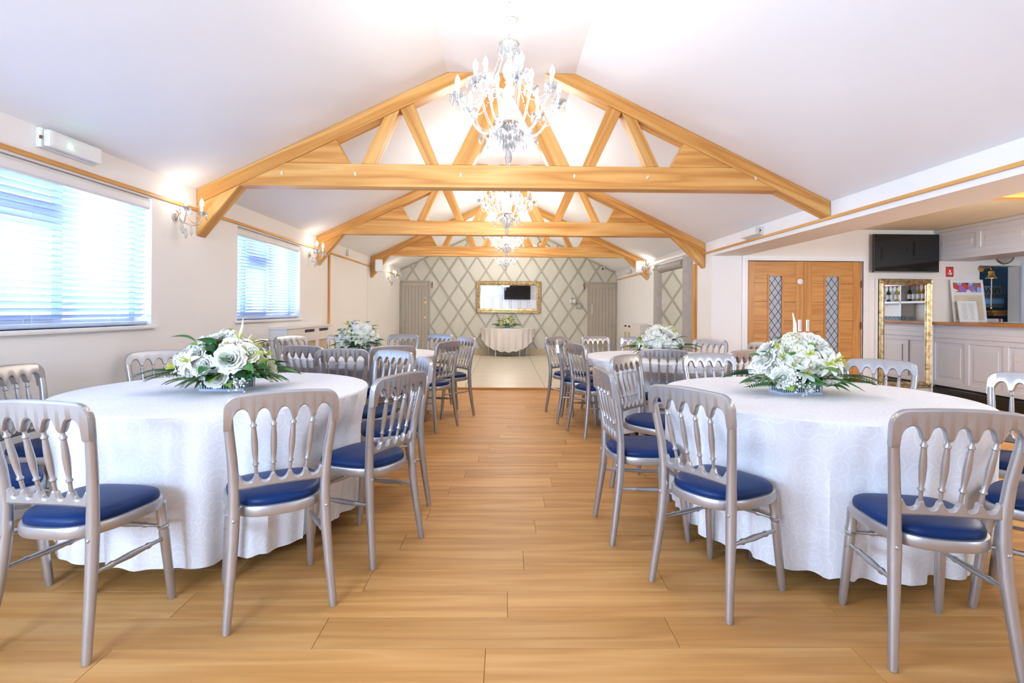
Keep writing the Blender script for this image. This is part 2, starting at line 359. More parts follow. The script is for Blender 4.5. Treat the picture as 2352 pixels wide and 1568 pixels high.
# floor --------------------------------------------------------------
fl = MB().box((XL-0.25, YR-0.2, -0.12), (XE+0.2, YS, -0.006)).build('floor', 'subfloor')
struct(fl, 'oak plank floor of the hall and bar', 'floor')
random.seed(11)
PW, PL = 0.19, 1.32
plank_meshes = {}
def plank_mesh(L):
    k = round(L, 2)
    if k not in plank_meshes:
        h = k/2 - 0.0009; w = PW/2 - 0.0009
        m_ = MB(); b_ = 0.0005
        m_.add([(-h,-w,-0.006),(h,-w,-0.006),(h,w,-0.006),(-h,w,-0.006),(-h,-w,-b_),(h,-w,-b_),(h,w,-b_),(-h,w,-b_),(-h+b_,-w+b_,0),(h-b_,-w+b_,0),(h-b_,w-b_,0),(-h+b_,w-b_,0)],
               [(0,1,5,4),(1,2,6,5),(2,3,7,6),(3,0,4,7),(4,5,9,8),(5,6,10,9),(6,7,11,10),(7,4,8,11),(8,9,10,11)])
        plank_meshes[k] = m_.mesh('plank', 'oak_floor')
    return plank_meshes[k]
row = 0; y = 1.30
while y < YS - 0.02:
    xe = 6.1 if y < YW - 0.1 else XR
    x = XL - (row*0.47 % 1.0)*PL
    while x < xe:
        a, b = max(x, XL), min(x+PL, xe)
        if b - a > 0.06:
            put('plank', plank_mesh(round(b-a, 2)), fl, ((a+b)/2, y+PW/2, 0))
        x += PL
    y += PW; row += 1
m_ = MB(); yy = YR
m_.box((XL, YR, -0.006), (XE, 1.30-0.001, 0)); m_.box((6.1, 1.3, -0.006), (XE, YW, 0))
m_.build('unplanked_floor_strip', 'oak_floor', fl)
# tiled floor
tf = MB().box((XL, YS, -0.12), (XR, YB, ZT-0.008)).build('floor_tiled', 'grout'); struct(tf, 'beige stone tiled floor at the far end of the hall', 'floor')
TX, TY = 1.225, 0.61
tm = {}
x = XC - 0.035 - TX/2 - 2*TX
while x < XR:
    a, b = max(x, XL), min(x+TX, XR)
    if b - a > 0.05:
        yy = YS + 0.02
        while yy < YB - 0.02:
            c, d = yy, min(yy+TY, YB)
            k = (round(b-a, 2), round(d-c, 2))
            if k not in tm:
                tm[k] = MB().box((-k[0]/2+0.007, -k[1]/2+0.0015, -0.008), (k[0]/2-0.007, k[1]/2-0.0015, 0)).mesh('tile', 'tile_stone')
            put('tile', tm[k], tf, ((a+b)/2, (c+d)/2, ZT)); yy += TY
    x += TX
struct(MB().bbox((XL, YS-0.012, 0.0), (XR, YS+0.02, ZT+0.004), 0.004).build('trim_1', 'oak_top'), 'oak nosing strip along the edge of the raised tiled floor', 'floor trim')

# walls ----------------------------------------------------------------
def wall_with_holes(mb, axis, t0, t1, u0, u1, z0, z1, holes):
    """wall slab between t0..t1 on axis, spanning u0..u1 x z0..z1, with rectangular holes (ua,ub,za,zb)"""
    us = sorted({u0, u1, *[h[0] for h in holes], *[h[1] for h in holes]}); zs = sorted({z0, z1, *[h[2] for h in holes], *[h[3] for h in holes]})
    for i in range(len(us)-1):
        for j in range(len(zs)-1):
            cu_, cz = (us[i]+us[i+1])/2, (zs[j]+zs[j+1])/2
            if any(h[0] < cu_ < h[1] and h[2] < cz < h[3] for h in holes): continue
            if axis == 'x': mb.box((t0, us[i], zs[j]), (t1, us[i+1], zs[j+1]))
            else: mb.box((us[i], t0, zs[j]), (us[i+1], t1, zs[j+1]))
    return mb
WIN = {1: (2.22, 4.15, 1.075, 2.066), 2: (5.465, 7.12, 1.085, 2.063), 3: (-0.85, 1.05, 1.075, 2.066)}
zl, zr = ceil_z(XL), ceil_z(XR)
struct(wall_with_holes(MB(), 'x', XL-0.27, XL, YR, YB, -0.1, zl+0.06, [WIN[k] for k in WIN]).build('wall_left', 'wall_paint'), 'warm white wall with the windows on the left', 'wall')
mb = MB().box((XR, YW, -0.1), (XH, YB, zr+0.06))
struct(mb.build('wall_right', 'wall_white'), 'white wall on the right beyond the bar opening', 'wall')
struct(MB().box((XR, YR, 2.018), (XH, YW, 2.46)).build('wall_header', 'wall_white'), 'white header beam above the opening to the bar', 'wall')
# gable ends
def gable(x0, x1, z0): return [(x0, z0), (x1, z0), (x1, ceil_z(x1)+0.05), (XC+0.5825, ZF+0.05), (XC-0.5825, ZF+0.05), (x0, ceil_z(x0)+0.05)]
wb = MB().prism(gable(XL-0.27, XH, -0.1), YB, YB+0.2).build('wall_back', 'back_wall_paint'); struct(wb, 'sage grey far wall with diamond lattice battens', 'wall')
RW = [(-2.55, -1.28, 0.85, 2.15)]
mb = MB(); wall_with_holes(mb, 'y', YR-0.2, YR, XL-0.27, XR, -0.1, 2.2, RW); mb.prism(gable(XL, XR, 2.2), YR-0.2, YR)
struct(mb.build('wall_rear', 'wall_white'), 'white panelled wall behind the viewer seen in the far mirror', 'wall')
mb = MB(); wall_with_holes(mb, 'y', YR-0.2, YR, XR, XE+0.2, -0.1, ZB+0.1, [(4.1, 6.3, 0.85, 2.15)])
struct(mb.build('wall_bar_rear', 'wall_white'), 'white rear wall of the bar', 'wall')
mb = MB(); wall_with_holes(mb, 'y', YW, YW+0.2, XH, XE+0.2, -0.1, ZB+0.1, [(3.494, 5.181, -0.1, 1.952), (6.905, 7.52, 1.085, 1.907)])
struct(mb.build('wall_bar', 'wall_paint'), 'cream wall with the oak double doors beside the bar', 'wall')
struct(MB().box((XE, YR, -0.1), (XE+0.2, YW, ZB+0.1)).build('wall_bar_side', 'wall_white'), 'white wall behind the bar shelves', 'wall')
# ceilings
t = 0.1
mb = MB()
for a, b in ((XL-0.27, XC-0.5825), (XC-0.5825, XC+0.5825), (XC+0.5825, XR+0.02)):
    mb.prism([(a, ceil_z(a)), (b, ceil_z(b)), (b, ceil_z(b)+t), (a, ceil_z(a)+t)], YR-0.2, YB+0.2)
struct(mb.build('ceiling', 'ceiling_paint'), 'white pitched ceiling with a flat ridge', 'ceiling')
struct(MB().box((XH-0.05, YR-0.2, ZB), (XE+0.2, YW+0.2, ZB+0.1)).build('ceiling_bar', 'bar_ceiling_paint'), 'low cream ceiling of the bar', 'ceiling')

# picture rails, pine strips, cornice, skirting ---------------------------------
def rail(name, x0, x1, y0, y1, z0, z1, label, mat='pine'):
    L = y1-y0
    o = MB().bbox((-L/2, x0-(x0+x1)/2, z0-(z0+z1)/2), (L/2, x1-(x0+x1)/2, z1-(z0+z1)/2), 0.005).build(name, mat, None, ((x0+x1)/2, (y0+y1)/2, (z0+z1)/2), (0, 0, PI/2))
    return struct(o, label, 'trim')
rail('trim_2', XL, XL+0.02, YR, YB, 2.078, 2.106, 'thin pine picture rail along the left wall')
rail('trim_3', XR-0.02, XR, YR, 7.73, 2.062, 2.090, 'thin pine picture rail along the header over the bar')
rail('trim_4', XR-0.02, XR, 11.0, YB, 2.022, 2.046, 'short pine picture rail near the far right door')
def post(name, x0, x1, y0, y1, z0, z1, label):
    o = MB().bbox((-(z1-z0)/2, y0-(y0+y1)/2, x0-(x0+x1)/2), ((z1-z0)/2, y1-(y0+y1)/2, x1-(x0+x1)/2), 0.004).build(name, 'pine', None, ((x0+x1)/2, (y0+y1)/2, (z0+z1)/2), (0, -PI/2, 0))
    return struct(o, label, 'trim')
post('trim_5', XL, XL+0.022, 8.23, 8.29, ZT, 2.078, 'narrow upright pine strip on the left wall past the second window')
post('trim_6', XR-0.035, XR, 8.07, 8.2, ZT, 1.95, 'upright pine post beside the grey framed wall mirror')
struct(MB().prism([(XR, zr-0.10), (XR-0.022, zr-0.085), (XR-0.03, zr-0.045), (XR-0.075, zr+0.005), (XR, zr+0.01)], 7.9, 13.88).build('trim_7', 'white_gloss'), 'white cornice along the top of the right wall', 'cornice')
for k, yy in enumerate((10.58, 12.7)):
    struct(MB().box((XL, yy-0.006, ZT), (XL+0.006, yy+0.006, 2.078)).build('trim_%d' % (8+k), 'headrail_cream'), ('thin cream joint strip on the left wall nearer the far door' if k else 'thin cream joint strip on the left wall by the third truss'), 'trim')
struct(MB().bbox((XL, YB-0.015, ZT), (XR, YB, 0.19), 0.003).build('baseboard_back', 'stone_skirting'), 'beige stone skirting along the far wall', 'baseboard')
struct(MB().bbox((XL, YR, 0), (XL+0.015, YS, 0.12), 0.003).build('baseboard_left', 'white_gloss'), 'white skirting board along the left wall', 'baseboard')

# lattice of battens on the far wall -------------------------------------------
def lattice():
    dx, hz, w = 0.4875, 0.371, 0.047
    sl = hz/(dx/2); ang = math.atan(sl)
    doors = [(-2.80, -1.985, 0, 1.985), (2.18, 3.0, 0, 1.985)]
    def inside(x, z):
        return XL < x < XR and 0.19 < z < ceil_z(x)-0.005 and not any(d[0] < x < d[1] and d[2] < z < d[3] for d in doors)
    for sgn in (1, -1):
        for k in range(-16, 17):
            xo = -1.724 + k*dx; pts = []
            start = None; n = 700
            for i in range(n+1):
                z = 0.15 + (3.45-0.15)*i/n; x = xo + sgn*(z-1.888)/sl
                ins = inside(x, z)
                if ins and start is None: start = (x, z)
                if (not ins or i == n) and start is not None:
                    end = (x, z); L = math.hypot(end[0]-start[0], end[1]-start[1])
                    if L > 0.04:
                        cx, cz = (start[0]+end[0])/2, (start[1]+end[1])/2; e = 0.5*w/math.tan(ang)*0.4
                        th = 0.013 if sgn > 0 else 0.0145
                        MB().prism([(-L/2-e, -w/2), (L/2+e, -w/2), (L/2+e, w/2), (-L/2-e, w/2)], -th, 0).build('batten', 'lattice_paint', wb, (cx, YB, cz), (0, -math.atan2(end[1]-start[1], end[0]-start[0]), 0))
                    start = None
    # edging battens under the ceiling slope
    for a, b in ((XL, XC-0.5825), (XC+0.5825, XR)):
        za, zb = ceil_z(a), ceil_z(b); L = math.hypot(b-a, zb-za)
        MB().box((-L/2, -0.014, -0.045), (L/2, 0, 0)).build('batten', 'lattice_paint', wb, ((a+b)/2, YB, (za+zb)/2), (0, -math.atan2(zb-za, b-a), 0))
lattice()

# roof trusses -------------------------------------------------------------------
def member(name, poly, ang, y0, th, parent, mat='pine'):
    cx = sum(p[0] for p in poly)/len(poly); cz = sum(p[1] for p in poly)/len(poly); c, s = math.cos(ang), math.sin(ang)
    loc = [((p[0]-cx)*c + (p[1]-cz)*s, -(p[0]-cx)*s + (p[1]-cz)*c) for p in poly]
    bm = bmesh.new(); n = len(loc)
    va = [bm.verts.new((p[0], -th/2, p[1])) for p in loc]; vb = [bm.verts.new((p[0], th/2, p[1])) for p in loc]
    bm.faces.new(va); bm.faces.new(vb[::-1])
    for i in range(n): bm.faces.new((va[i], vb[i], vb[(i+1) % n], va[(i+1) % n]))
    bmesh.ops.recalc_face_normals(bm, faces=bm.faces)
    bmesh.ops.bevel(bm, geom=list(bm.edges), offset=0.004, segments=1, affect='EDGES')
    m_ = MB().frombm(bm)
    return m_.build(name, mat, parent, (cx, y0+th/2, cz), (0, -ang, 0))
def low(a): return 3.016 - 0.485*(a-1.02)
def upz(a): return min(ZF, ZF - 0.483*(a-0.5825)) - 0.002
def truss(y, label, knees, group='pine roof trusses'):
    T = thing('roof_truss', label, 'roof truss', (XC, y, 0), 0, group)
    aR = math.atan(0.484)
    for s in (-1, 1):
        foot = (XC - XL if s < 0 else XR - XC) - 0.004
        def P(l): return [(s*a, z) for a, z in l]
        member('rafter', P([(foot, upz(foot)), (0.5825, ZF-0.002), (0.307, ZF-0.002), (foot, low(foot))]), -s*aR, 0, 0.15, T)
        if s in knees:
            member('knee_brace', P([(foot, low(foot)-0.001), (foot, 1.856), (2.455, 2.308), (2.44, 2.326)]), -s*math.atan(1.2), 0.004, 0.14, T)
        member('gusset', P([(2.03, 2.525), (1.461, 2.525), (1.585, low(1.585)-0.001)]), 0, 0.008, 0.13, T)
        member('strut', P([(1.355, 2.525), (1.236, 2.525), (1.010, low(1.010)-0.002), (1.150, low(1.15)-0.002)]), -s*math.atan2(0.46, 0.205)+0, 0.008, 0.13, T)
        member('strut', P([(1.006, low(1.006)-0.002), (0.885, low(0.885)-0.002), (0.655, 2.525), (0.773, 2.525)]), s*math.atan2(0.53, 0.24), 0.010, 0.13, T)
        member('king_strut', P([(0.535, 2.525), (0.348, 2.525), (0.002, 3.228), (0.002, ZF-0.002), (0.122, ZF-0.002)]), -s*math.atan(2.03), 0.006, 0.135, T)
    member('tie_beam', [(-2.455, 2.318), (2.455, 2.318), (2.034, 2.523), (-2.034, 2.523)], 0, 0.0, 0.142, T)
    return T
truss(4.739, 'nearest pine roof truss, biggest, its right foot without a brace', (-1,))
truss(7.734, 'middle pine roof truss between the first and third chandeliers', (-1, 1))
truss(10.806, 'farthest pine roof truss carrying the two white loudspeakers', (-1, 1))
# clear adhesive hooks on the nearest and middle tie beams
hk = MB().bbox((-0.008, -0.006, -0.016), (0.008, 0, 0.016), 0.002).tube([(0, -0.006, -0.004), (0, -0.016, -0.012), (0, -0.018, -0.004)], 0.003, 6).mesh('wall_hook', 'white_plastic')
for k, x in enumerate((-2.02, -1.36, -0.41, 0.62, 1.29, 2.28)):
    tag(put('wall_hook', hk, None, (x, 4.738, 2.43), (0, (0.1, -0.2, 0.1, 0, 0.6, -0.4)[k], 0)), 'small clear hook stuck on the nearest tie beam, %s from its left end' % ('first', 'second', 'third', 'fourth', 'fifth', 'sixth')[k], 'hook', 'hooks on the tie beam')
struct(MB().bbox((XH, 4.95, 2.33), (XE, 5.1, ZB), 0.004).build('trim_10', 'pine'), 'pine beam under the bar ceiling', 'beam')

# windows and blinds -----------------------------------------------------------------
def window(n, mulls, label, top_light=None):
    y0, y1, z0, z1 = WIN[n]
    W = bpy.data.objects.new('window_%d' % n, None); COL.objects.link(W); W.location = (XL-0.17, (y0+y1)/2, z0); struct(W, label, 'window')
    yc = (y0+y1)/2; fwid = 0.055
    def bar(nm, a, b, c, d, t0=-0.035, t1=0.035): MB().bbox((t0, a-yc, c-z0), (t1, b-yc, d-z0), 0.006).build(nm, 'pvc_frame', W)
    bar('frame_bar', y0, y1, z0, z0+fwid); bar('frame_bar', y0, y1, z1-fwid, z1)
    bar('frame_bar', y0, y0+fwid, z0+fwid, z1-fwid); bar('frame_bar', y1-fwid, y1, z0+fwid, z1-fwid)
    edges = [y0+fwid] + [m_ for p in mulls for m_ in p] + [y1-fwid]
    for a, b in mulls: bar('mullion', a, b, z0+fwid, z1-fwid)
    for i in range(0, len(edges), 2):
        a, b = edges[i], edges[i+1]
        if top_light and i in top_light[0]:
            bar('transom', a, b, top_light[1]-0.04, top_light[1]+0.04); segs = [(z0+fwid, top_light[1]-0.04), (top_light[1]+0.04, z1-fwid)]
        else: segs = [(z0+fwid, z1-fwid)]
        for c, d in segs:
            if top_light and i in top_light[0]:
                for e in ((a, a+0.03, c, d), (b-0.03, b, c, d), (a+0.03, b-0.03, c, c+0.03), (a+0.03, b-0.03, d-0.03, d)): bar('sash_bar', *e, -0.02, 0.045)
            MB().box((-0.004, a-yc, c-z0), (0.004, b-yc, d-z0)).build('pane', 'window_glass', W)
    # inside sill board
    MB().bbox((0.17-0.135, y0-yc-0.035, -0.028), (0.17+0.035, y1-yc+0.035, 0.0), 0.01).build('window_sill', 'sill_paint', W)
    return W
window(1, [(2.86, 2.93), (3.42, 3.49)], 'large window with a venetian blind on the left wall', ((2,), 1.78))
window(2, [(5.80, 5.88), (6.36, 6.44)], 'smaller window with a venetian blind between the first two trusses', ((2,), 1.73))
window(3, [(-0.22, -0.15), (0.42, 0.49)], 'added unseen window on the left wall beside the viewer, for fill light')  # added window out of view, brings extra daylight into the hall
wr = bpy.data.objects.new('window_4', None); COL.objects.link(wr); struct(wr, 'window in the rear wall', 'window'); wr.location = (0, YR-0.1, 0)
for nm, a, b in (('frame_bar', (-2.55, -0.03, 0.85), (-1.28, 0.03, 0.91)), ('frame_bar', (-2.55, -0.03, 2.09), (-1.28, 0.03, 2.15)), ('frame_bar', (-2.55, -0.03, 0.91), (-2.49, 0.03, 2.09)), ('frame_bar', (-1.34, -0.03, 0.91), (-1.28, 0.03, 2.09)), ('mullion', (-1.95, -0.03, 0.91), (-1.89, 0.03, 2.09))):
    MB().bbox(a, b, 0.005).build(nm, 'pvc_frame', wr)
MB().box((-2.49, -0.004, 0.91), (-1.34, 0.004, 2.09)).build('pane', 'window_glass', wr)
wr2 = bpy.data.objects.new('window_5', None); COL.objects.link(wr2); struct(wr2, 'added unseen window in the rear wall of the bar, for fill light', 'window'); wr2.location = (0, YR-0.1, 0)  # unseen window added to let more daylight into the bar
for nm, a, b in (('frame_bar', (4.1, -0.03, 0.85), (6.3, 0.03, 0.91)), ('frame_bar', (4.1, -0.03, 2.09), (6.3, 0.03, 2.15)), ('frame_bar', (4.1, -0.03, 0.91), (4.16, 0.03, 2.09)), ('frame_bar', (6.24, -0.03, 0.91), (6.3, 0.03, 2.09)), ('mullion', (5.17, -0.03, 0.91), (5.23, 0.03, 2.09))):
    MB().bbox(a, b, 0.005).build(nm, 'pvc_frame', wr2)

MB().box((4.16, -0.004, 0.91), (6.24, 0.004, 2.09)).build('pane', 'window_glass', wr2)
def blind(n, label, count, tilt):
    y0, y1, z0, z1 = WIN[n]; yc = (y0+y1)/2; L = y1-y0-0.03
    B = thing('venetian_blind', label, 'blind', (XL-0.055, yc, z0), 0, 'white venetian blinds')
    zt = z1-z0
    # curved valance
    prof = [(-0.03, zt-0.005), (0.035, zt-0.005), (0.05, zt-0.03), (0.05, zt-0.075), (0.04, zt-0.09), (0.03, zt-0.075), (0.03, zt-0.02), (-0.03, zt-0.02)]
    mbv = MB(); nP = len(prof); vs_ = [(p[0], -L/2, p[1]) for p in prof] + [(p[0], L/2, p[1]) for p in prof]
    mbv.add(vs_, [tuple(range(nP)), tuple(range(2*nP-1, nP-1, -1))] + [(i, (i+1) % nP, (i+1) % nP+nP, i+nP) for i in range(nP)])
    mbv.build('valance', 'headrail_cream', B)
    w = 0.05; ms = MB(); rows = []
    for sgn in (0, 1):
        rows.append([(-w/2 + w*k/4, 0, 0.004*(1-((k-2)/2)**2)) for k in range(5)])
    top = [[(p[0], yy, p[2]) for p in rows[0]] for yy in (-L/2, L/2)]
    bot = [[(p[0], yy, p[2]-0.0022) for p in rows[0]] for yy in (-L/2, L/2)]
    ms.grid(top); ms.grid(bot)
    me = ms.mesh('slat', 'slat_backlit_blue')
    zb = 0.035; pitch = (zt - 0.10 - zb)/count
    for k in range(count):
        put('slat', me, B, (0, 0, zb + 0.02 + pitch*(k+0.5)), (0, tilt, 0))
    MB().bbox((-0.026, -L/2, 0.008), (0.026, L/2, 0.032), 0.006).build('bottom_rail', 'slat_backlit_blue', B)
    for fy in (-0.40, -0.02, 0.34):
        for dx in (-0.024, 0.024):
            MB().tube([(dx, fy*L, 0.02), (dx, fy*L, zt-0.06)], 0.0011, 5).build('ladder_cord', 'slat_backlit_blue', B)
    for fy, h in ((0.465, 0.30), (0.455, 0.72)):
        o = MB().tube([(0.045, fy*L, h), (0.045, fy*L, zt-0.08)], 0.0012, 5).build('pull_cord', 'slat_backlit_blue', B)
        MB().lathe([(0.003, 0.0), (0.007, 0.004), (0.005, 0.03), (0.002, 0.034)], 8, (0.045, fy*L, h-0.03)).build('cord_toggle', 'sill_paint', o)
    return B
blind(1, 'wide venetian blind with open slats over the nearest left window', 21, -0.44)
blind(2, 'smaller venetian blind with open slats over the second left window', 24, -0.36)

# ------------------------------------------------------------------ chairs
def seat_outline(ins=0.0, n=56):
    """rounded trapezoid, straight front, bulging back; counter-clockwise from above"""
    pts = []
    for k in range(n):
        a = 2*PI*k/n; c, s = math.cos(a), math.sin(a)
        e = 0.55 if s > 0 else 0.78
        x = math.copysign(abs(c)**e, c); y = math.copysign(abs(s)**e, s)
        yy = 0.005 + y*(0.195 - ins)
        hw = 0.188 + 0.09*(yy) if yy > -0.1 else 0.179
        pts.append((x*(hw - ins), yy))
    return pts
def crest_rows():
    """column sections of the scalloped top rail, as (x, y, ztop, zbot)"""
    out = []; N = 120; hw = 0.206
    spx = [-0.182, -0.108, -0.036, 0.036, 0.108, 0.182]
    for i in range(N+1):
        x = -hw + 2*hw*i/N; ax = abs(x)
        zt = 0.896 - 0.10*(x/hw)**2*0.14
        if ax > hw-0.045:
            q = (ax-(hw-0.045))/0.045; zt -= 0.045*(1-math.sqrt(max(0, 1-q*q)))
        if ax >= 0.180: zb = 0.755 + (ax-0.180)*0.0
        else:
            for j in range(5):
                if spx[j] <= x <= spx[j+1]: break
            c = (spx[j]+spx[j+1])/2; h = (spx[j+1]-spx[j])/2; q = abs(x-c)/h
            out_ = (j == 0 and x < c) or (j == 4 and x > c)
            if out_: q = min(1, q/0.97); zb = 0.833 - 0.063*(1 - math.sqrt(max(0, 1-q*q)))
            elif q < 0.62: zb = 0.833 - 0.026*(1 - math.sqrt(max(0, 1-(q/0.66)**2)))/0.66
            elif q < 0.80: zb = 0.808 - 0.022*((q-0.62)/0.18)
            else: zb = 0.786
        out.append((x, -0.205 - 0.016*(1-(x/hw)**2), zt, zb))
    return out
def section_strip(rows, th, lean=0.0):
    """solid strip through column sections, edges rounded"""
    m_ = MB(); ring = []
    for x, y, zt, zb in rows:
        b = min(0.007, (zt-zb)*0.35)
        sec = [(-th/2, zb+b), (-th/2+b*0.8, zb), (th/2-b*0.8, zb), (th/2, zb+b), (th/2, zt-b), (th/2-b*0.8, zt), (-th/2+b*0.8, zt), (-th/2, zt-b)]
        ring.append([(x, y+d+lean*(z-0.8), z) for d, z in sec])
    m_.grid(ring, closed=True, smooth=True)
    n = len(ring[0]); L = len(ring)
    m_.f.append(tuple(range(n))); m_.sm.append(False); m_.f.append(tuple(range((L-1)*n, L*n))[::-1]); m_.sm.append(False)
    return m_
SP_PROF = [(0, .0080), (.05, .0075), (.10, .0068), (.13, .0118), (.145, .0118), (.16, .0085), (.30, .0108), (.45, .0122), (.60, .0105), (.74, .0075), (.765, .0112), (.78, .0112), (.80, .0068), (1, .0066)]
STR_PROF = [(0, .0075), (.2, .008), (.24, .0125), (.26, .0125), (.28, .0095), (.5, .013), (.72, .0095), (.74, .0125), (.76, .0125), (.80, .008), (1, .0075)]
LEG_PROF = [(0, .012), (.05, .0155), (.70, .0195), (.735, .0175), (.75, .0215), (.765, .0215), (.775, .0175), (.785, .0215), (.80, .0215), (.82, .018), (1, .0215)]
CH = {}
def chair_meshes():
    CH['crest_rail'] = (section_strip(crest_rows(), 0.030, -0.10), 'silver_paint')
    rows = []
    spx = [-0.150, -0.090, -0.030, 0.030, 0.090, 0.150]
    for i in range(61):
        x = -0.158 + 0.316*i/60
        zt = 0.572
        for j in range(5):
            if spx[j] <= x <= spx[j+1]:
                c = (spx[j]+spx[j+1])/2; q = min(1, abs(x-c)/0.0235); zt = 0.572 - 0.03*math.sqrt(max(0, 1-q*q))
        rows.append((x, -0.158-0.006*(1-(x/0.16)**2), zt, 0.515 + 0.004*(1-(x/0.16)**2)))
    CH['lower_rail'] = (section_strip(rows, 0.026), 'silver_paint')
    for k, (xt, xb) in enumerate(((-0.108, -0.090), (-0.036, -0.030), (0.036, 0.030), (0.108, 0.090))):
        CH['spindle%d' % k] = (MB().turned((xt, -0.2175, 0.80), (xb, -0.163, 0.555), SP_PROF, 10), 'silver_paint')
    for s in (-1, 1):
        path = [(0.192, -0.207, 0.0), (0.190, -0.203, 0.03), (0.179, -0.182, 0.18), (0.170, -0.165, 0.32), (0.166, -0.158, 0.43), (0.166, -0.158, 0.52), (0.175, -0.170, 0.64), (0.187, -0.190, 0.75), (0.1905, -0.200, 0.80)]
        rad = [.0135, .0155, .018, .0205, .0215, .020, .0185, .0175, .0165]
        CH['rear_post%d' % s] = (MB().tube([(s*x, y, z) for x, y, z in path], rad, 12), 'silver_paint')
        CH['screw_cap%d' % s] = (MB().ball((s*0.168, -0.180, 0.405), 0.0075, 8, 6, (1, 0.7, 1)), 'silver_paint')
        CH['front_leg%d' % s] = (MB().turned((s*0.178, 0.205, 0), (s*0.160, 0.158, 0.415), LEG_PROF, 14), 'silver_paint')
        CH['side_stretcher%d' % s] = (MB().turned((s*0.172, -0.170, 0.285), (s*0.166, 0.172, 0.265), STR_PROF, 10), 'silver_paint')
    CH['front_stretcher'] = (MB().turned((-0.165, 0.172, 0.315), (0.165, 0.172, 0.315), STR_PROF, 10), 'silver_paint')
    o = seat_outline(0.0); i1 = seat_outline(0.006); 
    m_ = MB(); rings = []
    for z, ins in ((0.402, 0.010), (0.405, 0.003), (0.412, 0.0), (0.437, 0.0), (0.444, 0.003), (0.446, 0.012), (0.446, 0.05)):
        rings.append([(x, y, z) for x, y in seat_outline(ins)])
    rings.append([(x, y, 0.402) for x, y in seat_outline(0.05)]); rings.append(rings[0])
    m_.grid(rings, closed=True); CH['seat_frame'] = (m_, 'silver_paint')
    m_ = MB(); rings = []
    for z, ins in ((0.440, 0.016), (0.447, 0.011), (0.458, 0.010), (0.470, 0.014), (0.478, 0.025), (0.484, 0.05), (0.488, 0.09), (0.490, 0.14), (0.4905, 0.175)):
        rings.append([(x, y, z) for x, y in seat_outline(ins)])
    m_.grid(rings, closed=True); n = len(rings[0]); m_.f.append(tuple(range(len(m_.v)-n, len(m_.v)))); m_.sm.append(True)
    CH['seat_cushion'] = (m_, 'navy_velvet')
chair_meshes()
CHM = {k: m_.mesh(k.rstrip('-01234'), mat) for k, (m_, mat) in CH.items()}
CHAIRS_AT = {}
def chair(rx, ry, fx, fy, label, group):
    """rear feet midpoint and facing direction; seats reach a little way under the table"""
    L = math.hypot(fx, fy); fx /= L; fy /= L
    tc = TABLE_OF[group]; d = math.hypot(rx-tc[0], ry-tc[1])
    if d < 0.92: rx = tc[0] + (rx-tc[0])*0.92/d; ry = tc[1] + (ry-tc[1])*0.92/d
    CHAIRS_AT.setdefault(group, []).append((rx + 0.205*fx, ry + 0.205*fy, fx, fy))
    C = thing('dining_chair', label, 'chair', (rx + 0.205*fx, ry + 0.205*fy, 0), math.atan2(fy, fx) - PI/2, group)
    for k, me in CHM.items(): put(k.rstrip('-01234'), me, C)
    return C
T1, T2, T3, T4 = (-1.59, 3.00), (1.70, 2.88), (-1.48, 5.47), (1.60, 5.24)
g1, g2, g3, g4 = 'chairs round the near left table', 'chairs round the near right table', 'chairs round the far left table', 'chairs round the far right table'
TABLE_OF = {g1: T1, g2: T2, g3: T3, g4: T4}
S = 'silver navy-seated chair '
